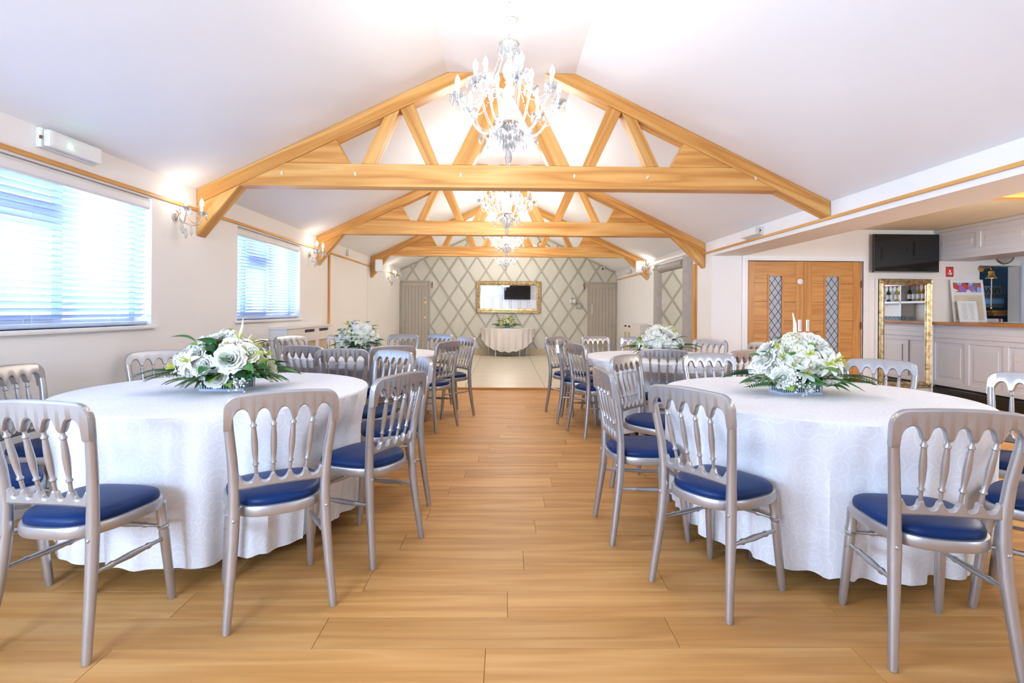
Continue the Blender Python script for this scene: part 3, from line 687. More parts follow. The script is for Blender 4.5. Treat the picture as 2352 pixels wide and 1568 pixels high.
for a in (
    (-1.600, 1.813, 0.106, 0.994, S+'nearest the viewer at bottom left', g1),
    (-0.860, 2.050, -0.505, 0.863, S+'back to the viewer at the near left table by the aisle', g1),
    (-0.5225, 2.612, -0.896, 0.443, S+'side-on at the aisle edge of the near left table', g1),
    (-0.535, 3.42, -0.93, -0.37, S+'on the aisle side of the near left table, second along', g1),
    (-0.86, 4.05, -0.57, -0.82, S+'on the far aisle corner of the near left table', g1),
    (-2.08, 4.12, 0.40, -0.92, S+'half hidden behind the right of the near left flowers', g1),
    (-2.55, 3.90, 0.73, -0.68, S+'against the wall behind the left of the near left flowers', g1),
    (-2.655, 2.86, 1.0, 0.08, S+'against the left wall under the big window', g1),
    (-2.39, 2.145, 0.71, 0.70, S+'mostly out of frame at the far left edge, only seat showing', g1),
    (1.510, 1.713, 0.18, 0.98, S+'nearest the viewer at bottom right', g2),
    (0.7735, 2.175, 0.833, 0.553, S+'and chipped top corner, back to the viewer beside the aisle', g2),
    (0.552, 2.88, 0.998, 0.06, S+'side-on at the aisle edge of the near right table', g2),
    (0.87, 3.72, 0.74, -0.67, S+'on the far aisle corner of the near right table', g2),
    (1.55, 3.93, 0.08, -0.99, S+'behind the near right table, left of its flowers', g2),
    (2.54, 3.50, -0.68, -0.75, S+'behind the near right table in front of the leaning gilt mirror', g2),
    (2.80, 2.70, -0.85, -0.42, S+'cut by the right edge in front of the bar panelling', g2),
    (2.32, 1.90, -0.60, 0.80, S+'at the right edge behind the nearest right one', g2),
    (-1.74, 4.56, 0.30, 0.95, S+'back to the viewer at the far left table, the left one', g3),
    (-1.31, 4.22, -0.16, 0.99, S+'back to the viewer at the far left table, the middle one', g3),
    (-0.98, 4.60, -0.50, 0.86, S+'back to the viewer at the far left table, the right one', g3),
    (-0.63, 5.30, -0.88, 0.47, S+'turned side-on at the aisle edge of the far left table', g3),
    (-0.46, 6.16, -0.82, -0.57, S+'farthest along the aisle on the left, by the tiled floor', g3),
    (-0.84, 6.80, -0.52, -0.85, S+'behind the far left table, its rightmost one', g3),
    (-1.30, 6.70, -0.13, -0.99, S+'behind the far left table in front of the left taupe door', g3),
    (-2.02, 6.60, 0.42, -0.90, S+'behind the far left table just left of its flowers', g3),
    (-2.50, 6.15, 0.78, -0.60, S+'in front of the left radiator cover', g3),
    (-2.55, 5.50, 1.0, 0.0, S+'by the left wall below the second window', g3),
    (1.33, 4.36, 0.27, 0.96, S+'back to the viewer at the far right table, left of centre', g4),
    (2.03, 4.36, -0.45, 0.89, S+'back to the viewer at the far right table beside the flowers', g4),
    (0.74, 5.08, 0.93, 0.32, S+'turned to the far right table on its near aisle side', g4),
    (0.61, 5.76, 0.96, -0.22, S+'farthest out into the aisle on the right', g4),
    (0.64, 6.36, 0.66, -0.75, S+'on the far aisle corner of the far right table', g4),
    (1.13, 6.50, 0.39, -0.92, S+'behind the far right table in front of the right taupe door', g4),
    (1.63, 6.42, 0.0, -1.0, S+'half hidden behind the left of the far right flowers', g4),
    (2.36, 5.98, -0.72, -0.70, S+'behind the far right table in front of the white wall corner', g4),
    (2.68, 5.42, -0.98, -0.2, S+'half hidden by the near right flowers, before the oak doors', g4),
):
    o = chair(*a)
    if 'chipped' in a[4]:
        MB().prism([(0.176, 0.842), (0.200, 0.842), (0.197, 0.850), (0.189, 0.857), (0.181, 0.852)], -0.2262, -0.2235).build('chip_mark', 'grey_vinyl', o)

# ------------------------------------------------------------------ round tables with cloths
RT, ZTOP = 0.785, 0.755
def table(c, label, lr=0.46):
    T = thing('round_table', label, 'table', (c[0], c[1], 0), 0, 'round banquet tables')
    MB().lathe([(0.0, 0.716), (0.75, 0.716), (0.757, 0.722), (0.757, 0.743), (0.75, 0.749), (0.0, 0.749)], 64).build('table_top', 'oak_top', T)
    for k in range(4):
        a = 0.62 + PI + k*PI/2; lk = lr if k == 0 else 0.46; x, y = lk*math.cos(a), lk*math.sin(a)
        MB().bbox((x-0.022, y-0.022, 0.0), (x+0.022, y+0.022, 0.716), 0.003).build('leg', 'steel_leg', T)
    for s in (0, 1):
        a = 0.62 + s*PI/2
        MB().bbox((-0.46, -0.012, 0.66), (0.46, 0.012, 0.69), 0.003).build('leg_brace', 'steel_leg', T, (0, 0, 0), (0, 0, a))
    return T
def cloth_mesh(seed, nfold, chairs_at=(), hem=0.085, mat='damask_cloth'):
    rnd = random.Random(seed); nth = 288
    ph = [rnd.uniform(0, 2*PI) for _ in range(4)]
    def fold(th):
        return 0.55*math.sin(nfold*th + ph[0] + 0.9*math.sin(3*th+ph[1])) + 0.3*math.sin((nfold*2-3)*th + ph[2] + math.sin(2*th)) + 0.15*math.sin(5*th+ph[3])
    # how far the seats pushed under the table press the cloth inwards, per direction
    lim = []
    for k in range(nth):
        th = 2*PI*k/nth; c, s_ = math.cos(th), math.sin(th); best = 9.0
        for cx, cy_, fx, fy in chairs_at:
            for j in range(60):
                r = 0.42 + 0.55*j/60; px, py = c*r - cx, s_*r - cy_
                if abs(px*fy - py*fx) < 0.215 and -0.215 < px*fx + py*fy < 0.225: best = min(best, r - 0.012); break
        lim.append(best)
    press = [min(0.29, max(0.0, RT - 0.005 - l)) for l in lim]
    for _ in range(3): press = [max(press[k], (press[k-2] + press[k-1] + press[(k+1) % nth] + press[(k+2) % nth])/4*0.97) for k in range(nth)]
    rows = []; uv = []
    for r in (0.0, 0.2, 0.4, 0.6, 0.72, 0.765, 0.780):
        z = ZTOP - (0.003 if r > 0.775 else 0)
        rows.append([(max(r, 0.001)*math.cos(2*PI*k/nth), max(r, 0.001)*math.sin(2*PI*k/nth), z) for k in range(nth)])
        uv.append([(r*math.cos(2*PI*k/nth)+9, r*math.sin(2*PI*k/nth)+9) for k in range(nth)])
    D = ZTOP - hem; nz = 20
    for j in range(nz+1):
        t = j/nz; z = ZTOP - 0.012 - (D-0.012)*t; row_ = []; ur = []
        amp = 0.085*t**0.8
        for k in range(nth):
            th = 2*PI*k/nth; f = fold(th)
            r = RT - 0.012*t - amp*(0.42 - f*0.85)
            w = max(0.0, min(1.0, (0.70 - z)/0.19)); w = w*w*(3-2*w)
            if press[k] > 0: r = min(r, RT - press[k]*w)
            dz = 0.022*t*max(0, f) - 0.012*t*math.sin(2*th+ph[1])
            row_.append((r*math.cos(th), r*math.sin(th), z+dz)); ur.append((th*RT, t*D))
        rows.append(row_); uv.append(ur)
    m_ = MB(); m_.grid(rows, closed=True); me = m_.mesh('tablecloth', mat)
    ul = me.uv_layers.new(name='UV'); flat = [p for r in uv for p in r]
    for poly in me.polygons:
        cs = [flat[me.loops[li].vertex_index] for li in poly.loop_indices]; mx = max(c[0] for c in cs)
        for li, c in zip(poly.loop_indices, cs):
            ul.data[li].uv = (c[0] + (2*PI*RT if mx - c[0] > 2 and mx < 6 else 0), c[1])
    return me
CLOTHS = (
    (T1, 3, 15, g1, 'near left round banquet table hidden under its white cloth', 'white damask tablecloth on the near left round table'),
    (T2, 8, 16, g2, 'near right round banquet table with a steel leg showing below its cloth', 'white damask tablecloth on the near right round table'),
    (T3, 5, 15, g3, 'far left round banquet table hidden under its white cloth', 'white damask tablecloth on the far left round table'),
    (T4, 9, 16, g4, 'far right round banquet table hidden under its white cloth', 'white damask tablecloth on the far right round table'))
for c, sd, nf, g, tl, cl in CLOTHS:
    table(c, tl, 0.60 if c == T2 else 0.46)
    tag(put('tablecloth', cloth_mesh(sd, nf, [(x-c[0], y-c[1], fx, fy) for x, y, fx, fy in CHAIRS_AT[g]]), None, (c[0], c[1], 0)), cl, 'tablecloth', 'round tablecloths')

# half-round console against the far wall
CX = 0.073
K = thing('console_table', 'half-round console table with thin white legs under the far mirror', 'table', (CX, YB-0.02, ZT))
MB().prism([(0.66*math.cos(PI+PI*k/24), 0.60*math.sin(PI+PI*k/24)) for k in range(25)], 0.68, 0.705, 'z').build('table_top', 'white_gloss', K)
for x, y in ((-0.50, -0.06), (0.50, -0.06), (-0.31, -0.42), (0.31, -0.42)):
    MB().tube([(x, y, 0), (x, y, 0.68)], 0.016, 10).build('leg', 'white_gloss', K)
def console_cloth():
    rows = []; n = 120
    def pt(a, r): return (r*0.70*math.cos(PI + PI*a), r*0.635*math.sin(PI+PI*a))
    for r in (0.02, 0.4, 0.8, 0.96, 1.0): rows.append([(*pt(k/n, r), 0.713 - (0.003 if r == 1.0 else 0)) for k in range(n+1)])
    for j in range(1, 15):
        t = j/14; row_ = []
        for k in range(n+1):
            a = k/n; e = abs(2*a-1); hem = 0.12 + 0.50*e**2.0; sc = 0.018*math.sin(2*PI*a*11+0.5)
            z = 0.71 - (0.71-hem)*t; r = 1.0 + 0.015*t + 0.045*t*math.sin(2*PI*a*11)
            p = pt(a, r); row_.append((p[0]-0.02*t*(2*a-1)*e, min(p[1], -0.005), z + sc*t))
        rows.append(row_)
    m_ = MB(); m_.grid(rows); return m_
tag(console_cloth().build('tablecloth', 'plain_cloth', None, (CX, YB-0.02, ZT)), 'pale scalloped cloth draped over the half-round console table', 'tablecloth')

# ------------------------------------------------------------------ doors
def taupe_door(n, x0, x1, label, hinge, deco):
    D = bpy.data.objects.new('door_%d' % n, None); COL.objects.link(D); struct(D, label, 'door'); zt = 1.935
    D.location = ((x0+x1)/2, YB, ZT); w = x1-x0; h = zt-ZT
    # frame
    for a, b in (((-w/2-0.035, -0.045, 0), (-w/2, 0, h+0.04)), ((w/2, -0.045, 0), (w/2+0.035, 0, h+0.04)), ((-w/2, -0.045, h), (w/2, 0, h+0.04))):
        MB().bbox(a, b, 0.004).build('frame', 'lattice_paint' if n == 1 else 'taupe_door_paint', D)
    # rails and tongue-and-groove boards
    MB().bbox((-w/2+0.004, -0.034, h-0.115), (w/2-0.004, -0.004, h-0.006), 0.003).build('top_rail', 'taupe_door_paint', D)
    MB().bbox((-w/2+0.004, -0.034, 0.005), (w/2-0.004, -0.004, 0.16), 0.003).build('bottom_rail', 'taupe_door_paint', D)
    for s in (-1, 1): MB().bbox((s*(w/2-0.05)-0.046, -0.034, 0.16), (s*(w/2-0.05)+0.046, -0.004, h-0.115), 0.003).build('stile', 'taupe_door_paint', D)
    nb = 6; bw = (w-0.192)/nb; me = MB().bbox((-bw/2+0.0015, -0.026, 0.162), (bw/2-0.0015, -0.006, h-0.117), 0.007).mesh('board', 'taupe_door_paint')
    for k in range(nb): put('board', me, D, (-w/2+0.096+bw*(k+0.5), 0, 0))
    MB().bbox((-w/2, -0.006, 0), (w/2, -0.001, h), 0.001).build('backing_panel', 'taupe_door_paint', D)
    for k, (kind, x, z) in enumerate(deco):
        if kind == 'plate': MB().bbox((x-0.012, -0.040, z-0.03), (x+0.012, -0.034, z+0.03), 0.003).build('number_plate', 'brass', D)
        if kind == 'disc': MB().lathe([(0.0, 0), (0.03, 0), (0.03, 0.006), (0.0, 0.007)], 20, (x, -0.034, z), (0, -1, 0)).build('lock_disc', 'brass', D)
        if kind == 'lever': MB().tube([(x, -0.034, z), (x, -0.07, z), (x+0.02*hinge, -0.075, z), (x+0.11*hinge, -0.075, z)], 0.009, 8).build('lever_handle', 'chrome', D)
        if kind == 'pull': MB().tube([(x, -0.034, z-0.13), (x, -0.07, z-0.12), (x, -0.075, z-0.08), (x, -0.075, z+0.08), (x, -0.07, z+0.12), (x, -0.034, z+0.13)], 0.010, 8).build('pull_handle', 'white_gloss', D)
        if kind == 'bolt': MB().bbox((x-0.02, -0.04, z-0.012), (x+0.02, -0.034, z+0.012), 0.003).build('latch', 'white_plastic', D)
    return D
taupe_door(1, -2.735, -2.024, 'taupe boarded door at the left of the far wall', 1, [('plate', -0.02, 1.84), ('bolt', 0.26, 1.50), ('disc', 0.27, 1.37), ('disc', 0.265, 0.98), ('lever', -0.31, 0.86)])
taupe_door(2, 2.226, 2.945, 'taupe boarded door at the right of the far wall', -1, [('plate', 0.0, 1.84), ('disc', -0.29, 1.60), ('pull', -0.28, 1.22), ('lever', 0.31, 0.86)])
# little figure plates beside the doors
for x, lab in ((-1.935, 'small brown figure plate beside the left taupe door'), (2.10, 'small dark figure plate beside the right taupe door')):
    o = MB().ball((0, -0.008, 0.07), 0.018, 8, 6, (1, 0.4, 1)).prism([(-0.02, 0.05), (0.02, 0.05), (0.012, -0.08), (-0.012, -0.08)], -0.012, -0.002).build('figure_plate', 'bronze_hinge', None, (x, YB-0.012, 1.855)); tag(o, lab, 'sign')

def oak_doors():
    D = bpy.data.objects.new('door_3', None); COL.objects.link(D); struct(D, 'pair of oak doors with narrow leaded glass beside the bar', 'door')
    x0, x1, zt = 3.494, 5.181, 1.952; D.location = (0, YW, 0)
    # white architrave in two steps
    for d, t_, m_ in ((0.075, 0.022, 'white_gloss'), (0.03, 0.03, 'white_gloss')):
        for a, b in (((x0-d, -t_, 0), (x0, 0, zt+d)), ((x1, -t_, 0), (x1+d, 0, zt+d)), ((x0, -t_, zt), (x1, 0, zt+d))):
            MB().bbox(a, b, 0.005).build('architrave', m_, D)
    xm = 4.339
    for s, a, b, ga, gb in ((-1, x0+0.008, xm-0.0025, 3.826, 4.018), (1, xm+0.0025, x1-0.008, 4.655, 4.848)):
        F = bpy.data.objects.new('door_leaf', None); COL.objects.link(F); F.parent = D
        gz0, gz1, y0, y1 = 0.42, 1.735, 0.02, 0.064
        st = 0.115
        def pc(nm, p, q, mat='oak_door', rot=False, r=0.003):
            # grain along local x; upright pieces are turned
            c = [(p[i]+q[i])/2 for i in range(3)]; h = [(q[i]-p[i])/2 for i in range(3)]
            if rot: return MB().bbox((-h[2], -h[1], -h[0]), (h[2], h[1], h[0]), r).build(nm, mat, F, c, (0, -PI/2, 0))
            return MB().bbox([-x for x in h], h, r).build(nm, mat, F, c)
        pc('stile', (a, y0, 0.01), (a+st, y1, zt-0.006), rot=True); pc('stile', (b-st, y0, 0.01), (b, y1, zt-0.006), rot=True)
        zz = [0.01, 0.28, 0.55, 0.82, 1.09, 1.36, 1.63, zt-0.006]
        for i in range(len(zz)-1):
            z_, w_ = zz[i]+0.0015, zz[i+1]-0.0015
            if w_ <= gz0 or z_ >= gz1: pc('panel', (a+st+0.001, y0+0.004, z_), (b-st-0.001, y1-0.004, w_), r=0.002); continue
            if z_ < gz0: pc('panel', (a+st+0.001, y0+0.004, z_), (b-st-0.001, y1-0.004, gz0), r=0.002); z_ = gz0
            if w_ > gz1: pc('panel', (a+st+0.001, y0+0.004, gz1), (b-st-0.001, y1-0.004, w_), r=0.002); w_ = gz1
            pc('panel', (a+st+0.001, y0+0.004, z_), (ga, y1-0.004, w_), r=0.002); pc('panel', (gb, y0+0.004, z_), (b-st-0.001, y1-0.004, w_), r=0.002)
        for p, q, ro in (((ga-0.022, y0-0.006, gz0-0.022), (ga+0.003, y0+0.014, gz1+0.022), True), ((gb-0.003, y0-0.006, gz0-0.022), (gb+0.022, y0+0.014, gz1+0.022), True), ((ga+0.003, y0-0.006, gz1-0.003), (gb-0.003, y0+0.014, gz1+0.022), False), ((ga+0.003, y0-0.006, gz0-0.022), (gb-0.003, y0+0.014, gz0+0.003), False)):
            pc('glazing_bead', p, q, 'oak_door', ro)
        MB().box((ga, y0+0.018, gz0), (gb, y0+0.024, gz1)).build('pane', 'frosted_glass', F)
        lead = MB(); gw, gh = gb-ga, gz1-gz0; dz = 0.165
        for sg in (1, -1):
            z = gz0 - dz*3
            while z < gz1 + dz*3:
                # line rising across the pane width by 1.5 diamonds
                pts = []
                for k in range(61):
                    u = k/60; zz_ = z + sg*u*dz*1.65 + (0 if sg > 0 else dz*1.65)
                    if gz0 <= zz_ <= gz1: pts.append((ga+u*gw, y0+0.016, zz_))
                if len(pts) > 2: lead.tube([pts[0], pts[-1]], 0.0035, 4, False)
                z += dz*0.825
        lead.build('leading', 'ink', F)
        xh = b-0.055 if s < 0 else a+0.055
        fp = MB(); 
        fp.bbox((xh-0.023, y0-0.004, 0.93), (xh+0.023, y0+0.004, 1.10), 0.018); fp.build('flush_pull', 'chrome', F)
        MB().bbox((xh-0.010, y0-0.006, 0.955), (xh+0.010, y0-0.003, 1.075), 0.008).build('pull_recess', 'steel_leg', F)
        for z in (1.62, 1.02, 0.30):
            xx = a if s < 0 else b
            MB().bbox((xx-0.012, y0-0.012, z-0.05), (xx+0.012, y0+0.004, z+0.05), 0.003).build('hinge', 'bronze_hinge', F)
        if s < 0: MB().lathe([(0, 0), (0.04, 0), (0.04, 0.003), (0, 0.004)], 24, (b-0.055, y0, 1.655), (0, -1, 0)).build('fire_door_disc', 'steel_leg', F)
    # dark passage behind
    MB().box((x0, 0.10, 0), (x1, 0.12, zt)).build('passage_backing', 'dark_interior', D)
oak_doors()

# ------------------------------------------------------------------ ornate mirrors
def ornate_mirror(name, label, w, h, fr, loc, group=None, tilt=0.0):
    M = thing(name, label, 'mirror', loc, 0, group); M.rotation_euler = (tilt, 0, 0)
    def mitre(nm, L, rot, off):
        prof = [(0, 0.0), (0, -0.03), (0.15, -0.045), (0.35, -0.035), (0.55, -0.05), (0.8, -0.035), (0.92, -0.03), (1, -0.015), (1, 0)]
        rows = []
        for t, d in prof: rows.append([(-L/2 + t*fr, d, -t*fr), (L/2 - t*fr, d, -t*fr)])
        m_ = MB(); m_.grid(rows, smooth=False)
        # beading along the inner edge
        o = m_.build(nm, 'gilt', M, off, rot)
        return o
    mitre('frame_rail', w, (0, 0, 0), (0, 0, h/2)); mitre('frame_rail', w, (0, PI, 0), (0, 0, -h/2))
    mitre('frame_rail', h, (0, PI/2, 0), (w/2, 0, 0)); mitre('frame_rail', h, (0, -PI/2, 0), (-w/2, 0, 0))
    MB().box((-w/2+fr*0.95, -0.012, -h/2+fr*0.95), (w/2-fr*0.95, -0.008, h/2-fr*0.95)).build('mirror_glass', 'mirror_glass', M)
    MB().box((-w/2+0.01, -0.008, -h/2+0.01), (w/2-0.01, 0, h/2-0.01)).build('backing', 'black_plastic', M)
    # carved scrollwork on corners and mid rails
    rnd = random.Random(4)
    def scroll(cx, cz, s, dirx, dirz):
        m_ = MB()
        for k in range(3):
            n = 16; a0 = k*0.7; pts = []
            for i in range(n):
                t = i/(n-1); r = s*(0.12+0.5*t)*(1-0.15*k); a = a0 + t*4.2
                pts.append((cx + dirx*(r*math.cos(a)*0.9 - 0.05*s*k), -0.046-0.006*k*0.5, cz + dirz*(r*math.sin(a)*0.9)))
            m_.tube(pts, [s*0.10*(1-0.5*i/n) for i in range(n)], 6)
        for k in range(5):
            m_.ball((cx+dirx*s*rnd.uniform(-0.6, 0.9), -0.048, cz+dirz*s*rnd.uniform(-0.5, 0.8)), s*rnd.uniform(0.10, 0.18), 8, 6, (1, 0.6, 1))
        return m_
    for sx in (-1, 1):
        for sz in (-1, 1): scroll(sx*(w/2-fr*0.55), sz*(h/2-fr*0.55), fr*0.62, -sx, -sz).build('corner_scroll', 'gilt', M)
    big = max(w, h); ax = 0 if w > h else 1
    for t in (-0.17, 0.17) if big > 1.6 and ax == 0 else ((0,)):
        for s in (-1, 1):
            p = (t*w, s*(h/2-fr*0.5)) if ax == 0 else (s*(w/2-fr*0.5), t*h)
            scroll(p[0], p[1], fr*0.38, 1, -s).build('rail_scroll', 'gilt', M)
    return M
ornate_mirror('wall_mirror', 'wide gilt mirror hanging on the lattice wall above the console', 1.715, 0.845, 0.115, (0.091, YB-0.015, 1.5575))
ornate_mirror('standing_mirror', 'tall gilt mirror standing against the cream wall under the television', 0.775, 1.57, 0.085, (5.785, YW-0.015, 0.915))
# white upright board edges beside the tall mirror
for x, lab in ((5.372, 'white board edge showing left of the tall gilt mirror'), (6.185, 'white board edge showing right of the tall gilt mirror')):
    tag(MB().bbox((x-0.016, YW-0.035, 0.0), (x+0.016, YW-0.001, 1.70), 0.004).build('white_board', 'white_gloss'), lab, 'board')

# grey padded mirror on the right wall
G = thing('padded_mirror', 'tall mirror with a wide grey padded frame on the right wall', 'mirror', (XR, 9.265, ZT))
def pad(nm, ya, yb, za, zb, upright):
    n = 10; m_ = MB()
    if upright:
        rows = [[(-0.085*math.sin(PI*k/n)**0.6 - 0.004, ya + (yb-ya)*k/n, z) for k in range(n+1)] for z in (za, zb)]
    else:
        rows = [[(-0.085*math.sin(PI*k/n)**0.6 - 0.004, y, za + (zb-za)*k/n) for k in range(n+1)] for y in (ya, yb)]
    m_.grid(rows); m_.f.append(tuple(range(n+1))); m_.sm.append(False); m_.f.append(tuple(range(n+1, 2*n+2))); m_.sm.append(False)
    return m_.build(nm, 'grey_vinyl', G)
zt_ = 2.10
pad('frame_pad', -1.015, -0.64, 0.0, zt_-ZT, True); pad('frame_pad', 0.64, 1.015, 0.0, zt_-ZT, True)
pad('frame_pad', -0.66, 0.0, 1.90, zt_-ZT, False); pad('frame_pad', 0.0, 0.66, 1.90, zt_-ZT, False)
MB().box((-0.02, -0.645, 0.02), (-0.004, 0.645, 1.905)).build('mirror_glass', 'mirror_glass', G)

# ------------------------------------------------------------------ radiator covers
def radiator(label, x0, x1, y0, y1, zt, slots, z0):
    """cover standing along a side wall; x0 is the wall, x1 the front face"""
    s = 1 if x1 > x0 else -1
    R = thing('radiator_cover', label, 'radiator cover', ((x0+x1)/2, (y0+y1)/2, z0)); yc = (y0+y1)/2; d = abs(x1-x0)/2; h = zt-z0
    MB().bbox((-d-0.0, -(y1-y0)/2-0.02, h-0.022), (d+0.015 if s > 0 else d, (y1-y0)/2+0.02, h), 0.004).build('top_shelf', 'sill_paint', R)
    for yy in (-(y1-y0)/2, (y1-y0)/2-0.018): MB().bbox((-d, yy, 0), (d, yy+0.018, h-0.022), 0.002).build('side_panel', 'sill_paint', R)
    f0, f1 = (d-0.018, d) if s > 0 else (-d, -d+0.018)
    holes = []
    for a, b in slots: holes += [(a-yc, b-yc, h-0.085, h-0.045), (a-yc, b-yc, 0.10, h-0.20)]
    m_ = MB(); wall_with_holes(m_, 'x', f0, f1, -(y1-y0)/2+0.018, (y1-y0)/2-0.018, 0, h-0.022, holes); m_.build('front_panel', 'sill_paint', R)
    for a, b in slots:
        g0, g1_ = (f0-0.012, f0-0.002) if s > 0 else (f1+0.002, f1+0.012)
        MB().box((g0, a-yc-0.01, 0.09), (g1_, b-yc+0.01, h-0.19)).build('grille_panel', 'stone_skirting', R)
        MB().box((g0, a-yc-0.01, h-0.10), (g1_, b-yc+0.01, h-0.03)).build('vent_slot', 'ink', R)
    return R
radiator('cream radiator cover with slots below the second left window', XL, XL+0.2, 6.23, 7.82, 0.985, [(6.78, 7.16), (7.30, 7.70)], 0.0)
radiator('cream radiator cover with slots by the far right door', XR, XR-0.2, 10.72, 12.47, 0.93, [(11.92, 12.15), (11.55, 11.80)], ZT)

# ------------------------------------------------------------------ bar
XB = 6.24
def panel_face(parent, x, y0, y1, z0, z1, n, mat='grey_panel_paint'):
    """raised stiles, rails and a small raised field in every bay; faces -x"""
    st = 0.065; w = (y1-y0)/n
    MB().bbox((x-0.014, y0, z0), (x, y1, z0+st), 0.003).build('rail', mat, parent); MB().bbox((x-0.014, y0, z1-st), (x, y1, z1), 0.003).build('rail', mat, parent)
    for k in range(n+1): MB().bbox((x-0.014, max(y0, y0+k*w-st/2), z0+st), (x, min(y1, y0+k*w+st/2), z1-st), 0.003).build('stile', mat, parent)
    for k in range(n):
        a, b = y0+k*w+st/2+0.07, y0+(k+1)*w-st/2-0.07
        MB().bbox((x-0.010, a, z0+st+0.07), (x, b, z1-st-0.07), 0.006).build('panel_field', mat, parent)
Bc = thing('bar_counter', 'pale grey panelled bar counter on a dark plinth', 'bar counter', (0, 0, 0))
MB().box((XB, 2.0, 0.18), (XB+0.35, YW-0.002, 1.045)).build('body', 'grey_panel_paint', Bc)
MB().bbox((XB+0.02, 2.0, 0.0), (XB+0.33, YW-0.002, 0.18), 0.003).build('plinth', 'dark_plinth', Bc)
MB().bbox((XB-0.035, 2.0, 0.0), (XB+0.02, YW-0.002, 0.16), 0.02).build('foot_step', 'dark_plinth', Bc)
MB().bbox((XB-0.03, 2.0, 0.86), (XB, YW-0.002, 0.93), 0.008).build('moulding', 'grey_panel_paint', Bc)
MB().bbox((XB-0.018, 2.0, 0.93), (XB, YW-0.002, 1.0), 0.008).build('moulding', 'grey_panel_paint', Bc)
panel_face(Bc, XB, 2.0, YW-0.002, 0.18, 0.86, 10)
tag(MB().bbox((-2.75, -0.30, -0.02), (2.75, 0.30, 0.02), 0.006).build('oak_worktop', 'oak_top', None, (XB+0.23, 4.748, 1.0655), (0, 0, PI/2)), 'long oak top of the bar counter', 'worktop')
Bh = thing('bar_bulkhead', 'pale grey panelled bulkhead hanging over the bar', 'bulkhead', (0, 0, 0))
MB().box((XB+0.02, 2.0, 1.965), (XB+0.55, YW-0.002, ZB-0.002)).build('body', 'grey_panel_paint', Bh)
panel_face(Bh, XB+0.02, 2.0, YW-0.002, 2.02, 2.36, 8)
MB().bbox((XB-0.02, 2.0, 2.36), (XB+0.02, YW-0.002, ZB-0.002), 0.012).build('cornice', 'grey_panel_paint', Bh)
# shelves behind the bar, seen in the tall mirror
Sh = thing('back_bar_shelves', 'white shelf unit behind the bar, seen in the tall mirror', 'shelf', (XE, 0, 0))
MB().bbox((-0.45, 2.0, 0), (-0.002, 7.3, 0.98), 0.004).build('base_cabinet', 'grey_panel_paint', Sh)
MB().bbox((-0.5, 2.0, 0.98), (-0.002, 7.3, 1.02), 0.004).build('worktop', 'oak_top', Sh)
for z in (1.42, 1.78): MB().bbox((-0.28, 2.0, z-0.02), (-0.002, 7.3, z+0.02), 0.003).build('shelf_board', 'white_gloss', Sh)
for y in (2.0, 3.3, 4.6, 5.9, 7.28): MB().bbox((-0.28, y-0.015, 1.02), (-0.002, y+0.015, 2.2), 0.003).build('divider', 'white_gloss', Sh)
bp_ = {}
def bottle_mesh(kind):
    if kind not in bp_:
        bp_[kind] = MB().lathe([(0.0, 0), (0.036, 0), (0.038, 0.01), (0.038, 0.17), (0.03, 0.205), (0.014, 0.235), (0.013, 0.29), (0.015, 0.295), (0.0, 0.297)], 14).mesh('bottle', kind)
        bp_['lab'] = MB().lathe([(0.0385, 0.05), (0.0385, 0.14)], 14).mesh('bottle_label', 'paper')
        bp_['cap'] = MB().lathe([(0.0, 0.285), (0.0165, 0.285), (0.0165, 0.315), (0.0, 0.316)], 12).mesh('bottle_cap', 'red_print')
    return bp_[kind]
rnd = random.Random(2); ordn = ('first', 'second', 'third', 'fourth', 'fifth', 'sixth', 'seventh', 'eighth', 'ninth', 'tenth')
for k in range(10):
    kd = ('bottle_amber', 'bottle_yellow', 'bottle_clear', 'bottle_green', 'bottle_clear')[k % 5]
    o = thing('bottle', '%s bottle on the shelf behind the bar, %s from the hatch' % ({'bottle_amber': 'amber', 'bottle_yellow': 'yellow', 'bottle_clear': 'clear', 'bottle_green': 'green'}[kd], ordn[k]), 'bottle', (XE-0.15, 5.02-0.115*k, 1.44), 0, 'bottles behind the bar')
    put('bottle_body', bottle_mesh(kd), o); put('bottle_label', bp_['lab'], o); put('bottle_cap', bp_['cap'], o)
gm = MB().lathe([(0.0, 0.004), (0.028, 0.004), (0.036, 0.12), (0.034, 0.12), (0.026, 0.0), (0, 0.0)], 14).mesh('drinking_glass', 'drinking_glass')
for k in range(8):
    tag(put('drinking_glass', gm, None, (XE-0.3, 4.95-0.11*k, 1.02)), 'tall clear glass on the worktop behind the bar, %s from the hatch' % ordn[k], 'glass', 'glasses behind the bar')

# serving hatch beyond the bar wall
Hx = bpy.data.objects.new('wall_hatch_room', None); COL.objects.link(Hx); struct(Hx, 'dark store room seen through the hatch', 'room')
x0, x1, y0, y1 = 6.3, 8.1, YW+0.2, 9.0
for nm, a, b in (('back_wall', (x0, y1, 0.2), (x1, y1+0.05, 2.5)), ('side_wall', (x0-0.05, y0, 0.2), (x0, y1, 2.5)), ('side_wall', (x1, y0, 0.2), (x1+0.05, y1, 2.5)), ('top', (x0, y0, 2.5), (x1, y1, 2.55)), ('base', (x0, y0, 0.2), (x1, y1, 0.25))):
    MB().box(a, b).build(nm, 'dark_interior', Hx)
for z, lab in ((1.62, 'upper dark shelf in the store room behind the hatch'), (1.24, 'lower dark shelf in the store room behind the hatch')):
    tag(MB().bbox((6.75, 8.15, z-0.012), (7.35, 8.4, z+0.012), 0.003).build('hatch_shelf', 'slate_sign'), lab, 'shelf', 'shelves behind the hatch')
tag(MB().bbox((6.5, 7.98, 1.02), (7.9, 8.5, 1.05), 0.004).build('hatch_worktop', 'dark_plinth'), 'dark worktop inside the hatch', 'worktop')
